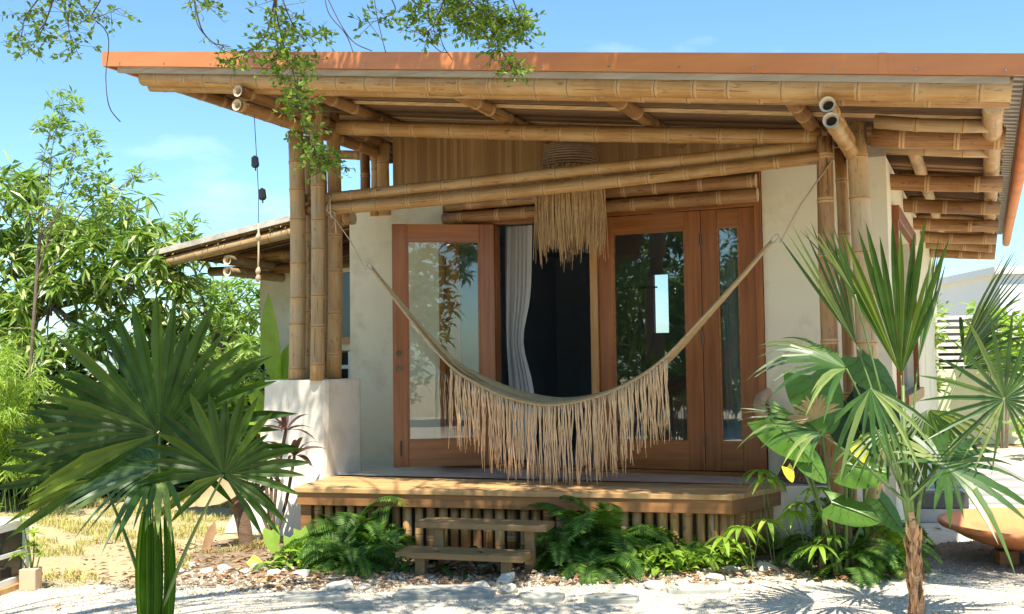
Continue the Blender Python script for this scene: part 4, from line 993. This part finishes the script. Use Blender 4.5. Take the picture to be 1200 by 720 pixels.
# far greenery so the horizon is closed
for i,(x,y,h,rx) in enumerate(((-10.5,18,2.2,3.0),(-6.5,20.5,2.3,2.4),(-2.6,22,2.6,2.2),(15,27,2.6,3),(20,26,3,3))):
    tree('garden_tree',('bushy background tree at the far left beyond the mango tree','bushy background tree behind the mango tree','background tree hidden behind the rear wing','small background tree beyond the white building','background tree off beyond the right edge')[i],
      (x,y,0),(x,y,h*.5),.12,[((x+rnd(-.3,.3)*rx,y,h*.6),(rx*.8,1,h*.55),90),((x+rx*.4,y,h*.75),(rx*.5,1,h*.3),40)],'mango',lambda mb,pts: rosettes(mb,pts,8,.40,.12,.3))
# right background: yellow-green frangipani-like shrubs
shrub('garden_shrub','bright yellow-green shrub in front of the slatted screen, beside the side wall',(6.0,15.8,1.55),(.5,.4,.75),60,.26,.075,'lime',10)
shrub('garden_shrub','yellow-green shrub rising over the slatted screen left of the white building',(7.6,16.4,1.8),(.6,.4,.55),46,.30,.09,'lime',9)
shrub('garden_shrub','leafy green shrub in front of the white building at the right edge',(9.0,16.0,1.9),(.9,.4,.7),90,.28,.08,'yg',9)
shrub('garden_shrub','low green shrub at the right edge under the star shaped palm leaf',(7.6,14.6,.5),(.7,.4,.45),50,.22,.08,'yg',9)
shrub('garden_shrub','feathery pale shrub with grey twigs against the sky beside the eave',(6.9,18.5,2.25),(.8,.4,.6),40,.22,.05,'yg',7)
# trees behind the viewer, seen mirrored in the door glass
lab=['leafy tree mirrored in the tall glass of the closed door','leafy tree mirrored in the narrow glass beside the closed door','leafy tree across the yard mirrored low in the side glass','leafy tree mirrored dimly in the open door leaf','taller tree across the yard whose top is mirrored against the sky','broad tree across the yard mirrored behind the hammock','thin tree at the end of the row across the yard','nearest low tree across the yard, mirrored in the right door','nearest tree across the yard, mirrored above the hammock']
for i,(x,y,s_) in enumerate(((-4.3,-5.5,1.15),(-7.2,-4.0,1.05),(-10.5,-2,1.25),(-1.3,-6.5,1.2),(-6,-8.5,1.45),(1.8,-7,1.1),(-13.5,-.5,1.2),(-5.6,-2.6,1.15),(-8.2,-1.6,1.2))):
    tree('yard_tree',lab[i],(x,y,0),(x,y,1.6*s_),.11,
      [((x+rnd(-.5,.5),y+rnd(-.5,.5),2.3*s_),(1.9,1.5,1.4),330),((x+rnd(-1,1),y,4.1*s_),(1.5,1.0,1.2),200),((x-.8,y+.3,1.0*s_),(1.5,1,.9),80)],'mango',lambda mb,pts: rosettes(mb,pts,8,.36,.12,.3),'trees across the yard')
# --- overhanging tree: trunk beside the viewer, limbs overhead, twigs dropping into the picture
S=Vector((.03,-1,0)).normalized()*math.cos(R(65))+Vector((0,0,math.sin(R(65))))
ot=thing('overhanging_tree','small leaved tree whose twigs hang in from above over the roof edge','tree',(-4.6,2.2,0))
ob=ot.location.copy(); top=V3(-3.9,2.9,4.2)-ob
mbt=MB(); mbt.tube(cat([V3(0,0,-.1),V3(.2,.3,2.0),top],6),[.22,.2,.19,.18,.17,.17,.16,.16,.15,.15,.14,.14,.13],10)
mbl=MB()
def twig(pts,lv,n,leaves=1.0,L=.038,wd=.018,rad=.006):
    """thin twig along pts with side twiglets carrying little leaves"""
    c=cat(pts,6); mbt.tube([q-ob for q in c],[rad*(1-.8*i/len(c)) for i in range(len(c))],4,cap=False)
    for i,q in enumerate(c):
        if i/len(c)<lv: continue
        for k in range(n):
            d=(rdir(-.6,.4)+V3(0,0,-.15)).normalized(); Lt=rnd(.05,.16); e=q+d*Lt
            mbt.tube([q-ob,e-ob],[.0018,.001],3,cap=False)
            for j in range(int(4.6*leaves)):
                u=rnd(.2,1.05); dd=(d*.5+rdir()*.9).normalized(); mbl.dia(q+d*Lt*u-ob,dd,rdir().cross(dd).normalized(),L*rnd(.6,1.2),wd*.5*rnd(.8,1.3))
T=lambda px,py,Y: P(px,py,Y)
YT=5.3
hangers=[  # (pixel path), leaf start, twigs
 ([(70,-40),(62,0),(48,38),(30,62)],.2,3),([(90,-60),(85,-10),(80,30),(90,60)],.2,3),([(60,-50),(50,-10),(30,20),(25,45)],.3,2),
 ([(105,-60),(120,-10),(108,20),(140,10)],.4,2),([(210,-50),(215,-20),(230,0),(245,8)],.4,2),
 ([(318,-60),(322,0),(330,45),(345,90),(350,130),(362,165),(378,190)],.15,4),([(320,-40),(335,10),(352,40),(378,38)],.3,3),([(322,0),(312,40),(290,62),(262,72)],.4,3),
 ([(325,-10),(322,30),(326,55),(322,75)],.3,3),([(345,90),(352,105),(350,118)],.1,3),([(362,165),(370,182),(388,195)],.1,4),([(330,45),(340,68),(360,72)],.2,4),
 ([(440,-60),(455,-10),(462,15),(428,28)],.6,2),([(470,-60),(500,-20),(530,10),(560,25),(600,40)],.3,6),([(500,-60),(520,-10),(510,25),(500,40)],.3,4),
 ([(560,-50),(570,-10),(575,30),(588,60),(604,88)],.3,5),([(520,-40),(550,0),(572,18),(605,22)],.3,5),([(540,-60),(540,-10),(545,20),(550,35)],.2,5),([(470,-40),(480,-5),(488,8),(478,24)],.4,3),
 ([(590,-30),(605,10),(612,30),(590,45)],.3,4)]
for (pp_,lv,n) in hangers:
    dy=rnd(-.25,.25); pts=[T(x,y,YT+dy+.03*i) for i,(x,y) in enumerate(pp_)]
    twig(pts,lv,n,1.0)
    if pp_[0][1]<-5: mbt.tube([(pts[0]-ob),(pts[0]-ob)*.6+top*.4+V3(rnd(-.2,.2),rnd(-.2,.2),.9),top],[.006,.014,.03],5,cap=False)
for pp_ in ([(92,-20),(96,10),(126,40),(124,90),(128,125),(141,143)],[(378,-20),(385,15),(405,40),(414,62)],[(436,-20),(442,20),(452,62)],[(380,-10),(400,30),(415,50),(436,60)],[(515,40),(520,55),(530,70)],[(560,30),(580,55),(575,62)],[(228,5),(232,30),(250,50),(270,55)],[(500,45),(515,60),(525,62)]):
    mbt.tube([q-ob for q in cat([T(x,y,YT) for x,y in pp_],5)],.0028,4,cap=False)
twig([T(228,2,YT),T(238,38,YT),T(262,60,YT)],.5,1,.6)
# overhead crown that shades the deck, the steps and the left palm
hubs=[V3(-2.4,4.2,5.1)-ob,V3(-.9,4.9,5.4)-ob,V3(.8,4.9,5.6)-ob,V3(2.6,4.4,5.5)-ob]
prev=top
for k_,hb_ in enumerate(hubs):
    mbt.tube(cat([prev,(prev+hb_)*.5+V3(0,rnd(-.2,.2),.12),hb_],4),[.07-.013*k_-.0012*q_ for q_ in range(9)],6,cap=False); prev=hb_
def shade(px,py,h,t,r,n,Lf=.085,wf=.045,g=None):
    g=g or G(px,py,h); c=g+S*t
    hn=min(hubs,key=lambda q:(q-(c-ob)).length); mid=(c-ob).lerp(hn,.5)+rdir()*.15; mbt.tube(cat([hn,mid,c-ob],4),[.018,.016,.014,.013,.011,.01,.008,.006,.004],4,cap=False)
    for i in range(n):
        q=c+rdir()*r*rnd(.1,1)**.5
        mbt.tube([c-ob+(q-c)*.3,q-ob],[.006,.002],3,cap=False)
        for k in range(8):
            dd=rdir(-.5,.5); mbl.dia(q+rdir()*.13-ob,dd,rdir().cross(dd).normalized(),Lf*rnd(.6,1.2),wf*.5)
shade(0,0,0,3.9,.62,150,g=V3(-1.85,5.1,1.2)); shade(0,0,0,3.6,.40,60,g=V3(-1.4,4.9,.9)); shade(0,0,0,3.7,.40,60,g=V3(-2.3,5.3,1.1))
for (x,y,h,t,r,n) in ((420,640,.2,5.2,.38,50),(480,640,.2,4.8,.42,110),(560,625,.3,5.2,.42,150),(640,630,.2,5.0,.42,120),(690,640,.2,5.4,.3,30),(620,580,.5,4.6,.42,62),(520,578,.5,4.9,.40,56),(720,585,.5,4.7,.36,30),(800,585,.5,5.1,.28,26),(400,575,.5,5.2,.22,20)): shade(x,y,h,t,r,n)
for (x,y,r,n) in ((560,706,.22,26),(690,712,.25,28),(455,710,.25,26),(620,716,.2,20),(830,712,.2,14)): shade(x,y,0,5.0,r,n)
for (a,t,r,n) in ((-1.0,2.2,.2,30),(-.5,2.2,.25,40),(0,2.1,.25,50),(.4,2.3,.25,55),(.95,2.1,.28,80),(1.5,2.3,.32,110),(2.0,2.2,.34,95),(2.4,2.5,.34,110),(2.8,2.9,.34,120),(3.2,2.3,.34,130),(3.6,2.6,.34,130),(4.05,2.6,.36,130),(4.5,2.6,.36,90)): shade(0,0,0,t,r,n,g=W(a,-2.15,FH(a)-.05))
part('trunk',mbt,M['twig'],ot,smooth=True); part('crown',mbl,M['twigleaf'],ot)
# --- ferns
def fern(px,py,h,n,L,m,label,group='ferns along the foot of the deck',spread=1.0,Y=None,up=.9):
    p=G(px,py); t=thing('fern',label,'fern',(p.x,p.y,0),0,group); mb=MB(); ms=MB()
    for i in range(int(n*1.35)):
        a=rnd(0,2*math.pi); el=rnd(.35,1.25)*up; Lf=L*1.22*rnd(.6,1.1); d=V3(math.cos(a)*math.cos(el)*spread,math.sin(a)*math.cos(el)*spread,math.sin(el)).normalized()
        o=V3(rnd(-.07,.07),rnd(-.05,.05),rnd(0,h)); pts=[]; q=o.copy(); K=15
        for k in range(K+1):
            t_=k/K; pts.append(q.copy()); d=(d+V3(0,0,-.13-.10*t_)).normalized(); q+=d*(Lf/K)
        ms.tube(pts,[.003*(1-.6*k/K) for k in range(K+1)],3,cap=False)
        tw=rnd(-.6,.6)
        for k in range(2,K):
            t_=k/K; ax=(pts[k+1]-pts[k]).normalized(); sd_=ax.cross(UP)
            if sd_.length<.1: sd_=V3(1,0,0)
            sd_.normalize(); sd_=(sd_*math.cos(tw)+UP*math.sin(tw)); w=Lf*.19*math.sin(math.pi*(.12+.85*t_))**.8
            for f in (0,.5):
                c=pts[k].lerp(pts[k+1],f)
                for s in (-1,1):
                    dd=(sd_*s+ax*.35+V3(0,0,-.12)).normalized(); mb.dia(c,dd,ax,w*rnd(.85,1.1),Lf/K*.30)
    part('fronds',mb,M[m],t); part('stalks',ms,M['petiole'],t); return t
fern(398,660,.08,24,.50,'fern','dark green fern left of the steps, leftmost of its clump')
fern(418,668,.08,24,.45,'fern','dark green fern left of the steps, nearest the lower tread')
fern(442,655,.1,24,.46,'fern','tall dark green fern close behind the left end of the steps',up=1.1)
fern(662,664,.08,24,.48,'fern','dark green fern just right of the lower step')
fern(700,660,.10,30,.68,'fern','largest dark green fern, with upright fronds reaching over the deck edge',up=1.15)
fern(690,675,.05,20,.44,'fern','dark low fern nearest the viewer, right of the steps')
fern(745,665,.06,24,.55,'fern','mid green fern between the dark clump and the pale ferns')
fern(790,662,.06,22,.48,'fern2','pale green fern in sun below the middle of the right half of the deck')
fern(835,655,.06,20,.42,'fern2','pale green fern in sun below the front right corner of the deck')
fern(682,655,.12,24,.50,'fern','dark green fern behind the low one, right end of the steps',up=1.1)
fern(725,655,.12,24,.6,'fern','tall mid green fern against the deck skirt beside the largest fern',up=1.1)
fern(810,650,.10,22,.5,'fern2','sunlit pale fern against the deck skirt near its right end',up=1.05)
fern(415,650,.12,24,.55,'fern','dark green fern against the deck skirt left of the steps',up=1.05)
fern(765,650,.10,20,.52,'fern2','tall pale green fern against the edge boards of the deck',up=1.1)
fern(1000,676,.10,26,.42,'fern','dark fern nearest the gravel at the foot of the right posts',up=1.1)
fern(1032,668,.12,26,.44,'fern2','bright fern between the right posts and the palm trunk',up=1.1)
fern(972,662,.12,22,.46,'fern','fern under the elephant ear, left of the right posts',up=1.1)
fern(1020,650,.06,26,.46,'fern','mid green fern at the foot of the right corner of the house')
fern(990,652,.06,20,.40,'fern2','pale fern below the elephant ear plant')
fern(958,630,.06,20,.50,'fern','fern with arching fronds between the deck corner and the elephant ear plant')
fern(1045,640,.06,18,.36,'fern2','bright small fern beside the right palm trunk')
fern(345,650,.04,12,.22,'fern2','small bright fern at the front left corner of the deck')
fern(318,668,.04,12,.18,'fern','tiny fern in the litter left of the deck')
# --- broad leaves
def blade_leaf(parent,p,d,nrm,L,Wd,m,name='leaf',prof=None,sag=.25,ruffle=0.0,cup=.12,nu=14,nv=8,tear=0,cordate=False):
    d=d.normalized(); s=d.cross(nrm).normalized(); nn=s.cross(d)
    mb=MB()
    for i in range(nu+1):
        t=i/nu; w=(prof(t) if prof else math.sin(math.pi*t**.8)**.75)*Wd*.5
        back=0
        for j in range(nv+1):
            v=j/nv*2-1
            if cordate: back=-.24*L*(abs(v)**1.2)*(1-t)**2.0
            q=p+d*(L*t+back)+s*(v*w)+nn*(cup*w*abs(v)*2+ruffle*math.sin(t*24+v*3)*abs(v)*w+.012*L*(1 if abs(v)<.01 else 0))+V3(0,0,-sag*L*t*t-.10*abs(v)**2*w)
            mb.V.append(tuple(q))
    for i in range(nu):
        for j in range(nv): a=i*(nv+1)+j; mb.Fc.append([a,a+1,a+nv+2,a+nv+1]); mb.M.append(0)
    o=part(name,mb,M[m],parent,smooth=True)
    if cordate and L>.2 and m!='yellow':
        vm=MB(); at=lambda i,j: Vector(mb.V[i*(nv+1)+j])-s.cross(d)*0+nn*.004
        vm.tube([at(i,nv//2) for i in range(nu)],[.0045*(1-.7*i/nu) for i in range(nu)],4,cap=False)
        for i in range(1,nu-2,2):
            for sg in (-1,1):
                vm.tube([at(min(nu-1,i+int(k*.5)),nv//2+sg*k) for k in range(0,nv//2+1)],[.0022*(1-.15*k) for k in range(nv//2+1)],3,cap=False)
        part('vein',vm,M['petiole'],o)
    return o
cord=lambda t: (math.sin(math.pi*min(1,.30+.70*t))**.75)*(1 if t<.97 else .5) if t<1 else 0.0
YE=7.1
eb=P(985,640,YE); eb.z=0
el=thing('elephant_ear','large elephant ear plant with broad green leaves between the porch corner and the palm','plant',eb)
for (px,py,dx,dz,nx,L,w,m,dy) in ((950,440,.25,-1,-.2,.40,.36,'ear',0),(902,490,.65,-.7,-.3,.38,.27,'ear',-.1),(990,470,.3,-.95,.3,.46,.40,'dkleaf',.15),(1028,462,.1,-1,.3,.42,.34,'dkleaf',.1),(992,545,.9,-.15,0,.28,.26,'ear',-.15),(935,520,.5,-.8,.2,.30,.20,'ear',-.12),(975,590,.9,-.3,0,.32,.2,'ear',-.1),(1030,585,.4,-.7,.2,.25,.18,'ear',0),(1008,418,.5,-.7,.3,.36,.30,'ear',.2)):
    q=P(px,py,YE+dy)-eb; stalk(el,V3(rnd(-.05,.05),0,0),q,.010,.12); blade_leaf(el,q,V3(dx,-.35,dz),V3(nx,-1,.45),L,w,m,prof=cord,sag=.05,cordate=True,cup=-.10,ruffle=.03)
for (px,py,L) in ((922,548,.10),(1003,518,.17)):
    q=P(px,py,YE-.15)-eb; blade_leaf(el,q,V3(.3,-.2,-.9),V3(0,-1,.3),L,L*.7,'yellow',name='yellow_leaf',prof=cord,sag=.05,cordate=True,ruffle=.05)
mb=MB()
for x in (-.12,-.02,.08): mb.tube([V3(x,.03,0),V3(x*.8,.02,.3),V3(x*.6,0,.5)],[.03,.024,.014],8)
part('stem',mb,M['trunk'],el,smooth=True)
def umbrella(px,py,Y,tops,label,leafm='fern2',LL_=.17):
    b=P(px,py,Y); b.z=0; t=thing('umbrella_plant',label,'plant',b,0,'umbrella leaved plants right of the deck'); ms=MB(); mb=MB()
    for (x,y) in tops:
        q=P(x,y,Y+rnd(-.08,.08))-b; c=cat([V3(rnd(-.02,.02),rnd(-.02,.02),0),q*.6+V3(rnd(-.04,.04),0,.06),q],5); ms.tube(c,.004,4,cap=False)
        n=random.choice((8,9,10))
        for k in range(n):
            a=2*math.pi*k/n+rnd(-.15,.15); mb.leaf(q,V3(math.cos(a),math.sin(a)*.9,rnd(.05,.3)),UP,LL_*rnd(.8,1.15),.036,.75,5,.15)
    part('stems',ms,M['petiole'],t); part('leaves',mb,M[leafm],t)
umbrella(905,640,7.4,((892,552),(900,560)),'thin umbrella leaved plant whose top spreads over the right deck corner')
umbrella(950,640,7.3,((938,590),(958,572),(930,600),(972,598),(1002,590),(1018,615)),'pale umbrella leaved plant in front of the elephant ear stems')
umbrella(880,650,7.2,((868,618),(900,610),(848,630)),'low umbrella leaved plant just before the right deck corner')
umbrella(985,650,7.1,((975,628),(1000,640),(960,640)),'small umbrella leaved plant low at the edge of the gravel',LL_=.14)
# leafy ground cover mass (pale) right of deck
def lowplant(px,py,label,m,n,L,wd,r,name='ground_plant',group='low leafy plants in the bed'):
    p=G(px,py); t=thing(name,label,'plant',(p.x,p.y,0),0,group); mb=MB()
    for i in range(n):
        a=rnd(0,6.28); rr=r*rnd(0,1)**.5; o=V3(rr*math.cos(a),rr*math.sin(a)*.6,rnd(.0,.16)); d=(rdir(.0,.9)+V3(math.cos(a),math.sin(a),0)*.4).normalized(); mb.leaf(o,d,UP+rdir()*.4,L*rnd(.6,1.2),wd*rnd(.7,1.2),.45,3)
    part('leaves',mb,M[m],t)
lowplant(775,672,'pale green low plant in front of the pale ferns, left part','fern2',110,.13,.045,.26)
lowplant(835,664,'pale green low plant in front of the pale ferns, right part','fern2',110,.12,.045,.26)
lowplant(905,650,'pale green low plant below the umbrella leaved plants','fern2',80,.12,.045,.24)
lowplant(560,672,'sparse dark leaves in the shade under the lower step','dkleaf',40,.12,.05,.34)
lowplant(500,672,'dark rounded leaves beside the left leg of the lower step','fern',40,.11,.05,.20)
lowplant(950,642,'mixed green leaves at the foot of the elephant ear plant','fern',90,.13,.045,.3)
lowplant(1020,640,'dense bright leaves at the foot of the house corner','fern2',80,.10,.035,.26)
lowplant(350,668,'yellow-green leaves low at the front left corner of the deck','fern2',60,.10,.045,.2)
# left cluster: stump, cordyline, anthurium, banana
sb=G(285,642); stp=thing('small_tree','short curved rough stump-like trunk with one big dry tan leaf, left of the white pillar','tree',sb)
mb=MB(); mb.tube(cat([V3(.03,0,-.02),V3(-.0,0,.2),P(272,575,sb.y)-sb,P(262,560,sb.y)-sb],5),[.07,.065,.06,.06,.06,.058,.056,.056,.055,.055,.054,.053,.05,.05,.04,.035],10); part('trunk',mb,M['trunk'],stp,smooth=True)
blade_leaf(stp,P(290,562,sb.y-.05)-sb,V3(-1,-.2,-.28),V3(0,-1,.5),.42,.22,'fdry',name='dry_leaf',sag=.2,ruffle=.08)
blade_leaf(stp,P(252,612,sb.y-.2)-sb,V3(-.35,-.2,-1),V3(.3,-1,.2),.28,.07,'litter',name='dry_leaf',sag=.1,ruffle=.1)
cb=G(318,640); co=thing('cordyline','purple-brown cordyline with narrow strap leaves beside the white pillar','plant',cb)
mb=MB();ms=MB()
for (px,py,n) in ((335,505,14),(318,560,14),(345,535,12),(300,585,12),(308,540,10)):
    q=P(px,py,cb.y+rnd(-.1,.1))-cb; ms.tube(cat([V3(rnd(-.06,.06),0,0),q*.5+rdir()*.03,q],4),[.014]*9,6)
    for k in range(n): d=(rdir(-.3,1)+V3(0,0,.35)).normalized(); mb.leaf(q,d,UP+rdir()*.3,rnd(.25,.42),.044,.45,5,.15)
part('stems',ms,M['trunk'],co,smooth=True); part('leaves',mb,M['cordy'],co)
ab_=G(345,655); an=thing('anthurium','small plant with ribbed heart shaped leaves at the front left corner of the deck','plant',ab_)
for (px,py,L) in ((318,622,.20),(352,622,.17),(360,640,.15),(340,630,.16),(330,655,.15)):
    q=P(px,py,ab_.y-.1)-ab_; stalk(an,V3(0,0,0),q,.004,.1); blade_leaf(an,q,V3(rnd(-.3,.3),-.4,-.9),V3(rnd(-.2,.2),-1,.4),L*.8,L*.62,'fern2',prof=cord,sag=.12,cordate=True,ruffle=.0)
q=P(293,655,ab_.y-.3)-ab_; blade_leaf(an,q,V3(.8,-.2,-.5),V3(0,-1,.8),.16,.09,'yellow',name='yellow_leaf',prof=cord)
bb=P(325,560,9.7); bb.z=0; ba=thing('banana_plant','young banana plant with two upright paddle leaves behind the left posts','plant',bb)
for (px,py,d,nr,L,w) in ((326,450,(-.10,.0,1),(-.3,-1,0),.86,.20),(332,455,(.12,.0,.9),(.6,-1,0),.42,.26),(322,500,(-.5,-.2,.9),(0,-1,.5),.5,.16),(335,520,(-.6,-.4,.5),(0,-1,.6),.55,.16),(330,505,(.3,-.3,.6),(0,-1,.6),.4,.16)):
    q=P(px,py,9.7)-bb; stalk(ba,V3(0,0,0),q,.014,.0); blade_leaf(ba,q,V3(*d),V3(*nr),L,w,'lime',sag=.02,cup=.35)
lowp=shrub('garden_shrub','bright yellow-green bush at the foot of the banana plant',(bb.x-.35,10.2,.95),(.38,.25,.5),42,.26,.05,'lime',9)
# --- grass, litter
def grass(name,label,areas,m,L0,L1,n):
    mb=MB()
    for i in range(n):
        x,y=areas(); a=rnd(0,6.28); L=rnd(L0,L1); d=V3(math.cos(a)*.5,math.sin(a)*.5,1).normalized(); s=V3(-math.sin(a),math.cos(a),0)*.0035; p=V3(x,y,0)
        mid=p+d*L*.6; tip=p+d*L+V3(math.cos(a),math.sin(a),-.4)*L*.35; mb.add([p-s,p+s,mid+s*.8,mid-s*.8,tip],[(0,1,2,3),(3,2,4)])
    o=part(name,mb,M[m]); tag(o,label,'grass',None,'stuff')
def ga():
    while 1:
        x=rnd(-6.5,-2.0); y=rnd(7.3,12.2)
        if noise.noise(V3(x*2.2,y*2.2,3))>-.02+ (.35 if y<8.3 else 0): return x,y
grass('grass','patchy dry yellow-green grass on the left behind the gravel',ga,'grass',.03,.085,17000)
def litter(areas,n,label):
    mb=MB()
    for i in range(n):
        x,y=areas(); d=rdir(-.1,.25); mb.leaf(V3(x,y,rnd(.008,.03)),d,UP+rdir()*.6,rnd(.03,.10),rnd(.015,.04),.1,2,.3)
    tag(part('leaf_litter',mb,M['litter']),label,'leaf litter',None,'stuff')
def la():
    while 1:
        x=random.gauss(-1.9,.7); y=rnd(7.1,8.8)
        if x>-3.4: return x,y
litter(la,700,'fallen brown leaves strewn over the soil left of the deck')
litter(lambda:(rnd(-1.8,2.7),rnd(6.95,7.6)),700,'fallen brown leaves in the bed in front of the deck')
litter(lambda:(rnd(-5.5,4),rnd(5.2,9.5)),120,'stray dry leaves on the gravel and grass')
# ================================================================= LIGHT, SKY, CAMERA
w=bpy.data.worlds.new('World'); scene.world=w; w.use_nodes=True; nt=w.node_tree; nt.nodes.clear()
SE,SA=R(65),math.atan2(S.x,S.y)
sky=N(nt,'ShaderNodeTexSky'); sky.sky_type='NISHITA'; sky.sun_disc=False; sky.sun_elevation=SE; sky.sun_rotation=SA; sky.air_density=1.0; sky.dust_density=.6; sky.ozone_density=1.0
tc=N(nt,'ShaderNodeTexCoord'); mp=N(nt,'ShaderNodeMapping'); mp.inputs['Scale'].default_value=(1,1,2.6); mp.inputs['Location'].default_value=(.35,.2,.1); nt.links.new(tc.outputs['Generated'],mp.inputs[0])
nz=N(nt,'ShaderNodeTexNoise'); nz.inputs['Scale'].default_value=2.6; nz.inputs['Detail'].default_value=6; nz.inputs['Roughness'].default_value=.55; nt.links.new(mp.outputs[0],nz.inputs['Vector'])
cf=ramp(nt,nz.outputs[0],[(.60,(0,0,0)),(.86,(.6,.6,.6))])
hs=N(nt,'ShaderNodeHueSaturation'); hs.inputs['Saturation'].default_value=1.0; hs.inputs['Value'].default_value=1.0; nt.links.new(sky.outputs[0],hs.inputs['Color'])
colr=mixc(nt,cf,mixc(nt,1.0,hs.outputs[0],(.78,1.06,1.20),'MULTIPLY'),(8.5,9.4,9.8))
bg=N(nt,'ShaderNodeBackground'); bg.inputs[1].default_value=.11; nt.links.new(colr,bg.inputs[0]); wo=N(nt,'ShaderNodeOutputWorld'); nt.links.new(bg.outputs[0],wo.inputs[0])
L=bpy.data.lights.new('sun','SUN'); L.energy=5.0; L.angle=R(.53); L.color=(1,.93,.80); so=bpy.data.objects.new('sun',L); COL.objects.link(so)
so.rotation_mode='QUATERNION'; so.rotation_quaternion=S.to_track_quat('Z','Y'); so.location=(0,0,12)
cam=bpy.data.cameras.new('camera'); cam.sensor_width=36; cam.lens=36*F/1200; cam.clip_end=500; cam.clip_start=.05
co_=bpy.data.objects.new('camera',cam); COL.objects.link(co_); co_.location=(0,0,H); co_.rotation_mode='QUATERNION'; co_.rotation_quaternion=CM.to_quaternion()
scene.camera=co_
vs=scene.view_settings; vs.view_transform='Standard'; vs.look='None'; vs.exposure=1.0; vs.gamma=1; vs.use_curve_mapping=False
scene.render.engine='CYCLES'; scene.cycles.max_bounces=8; scene.cycles.diffuse_bounces=4; scene.cycles.transparent_max_bounces=12
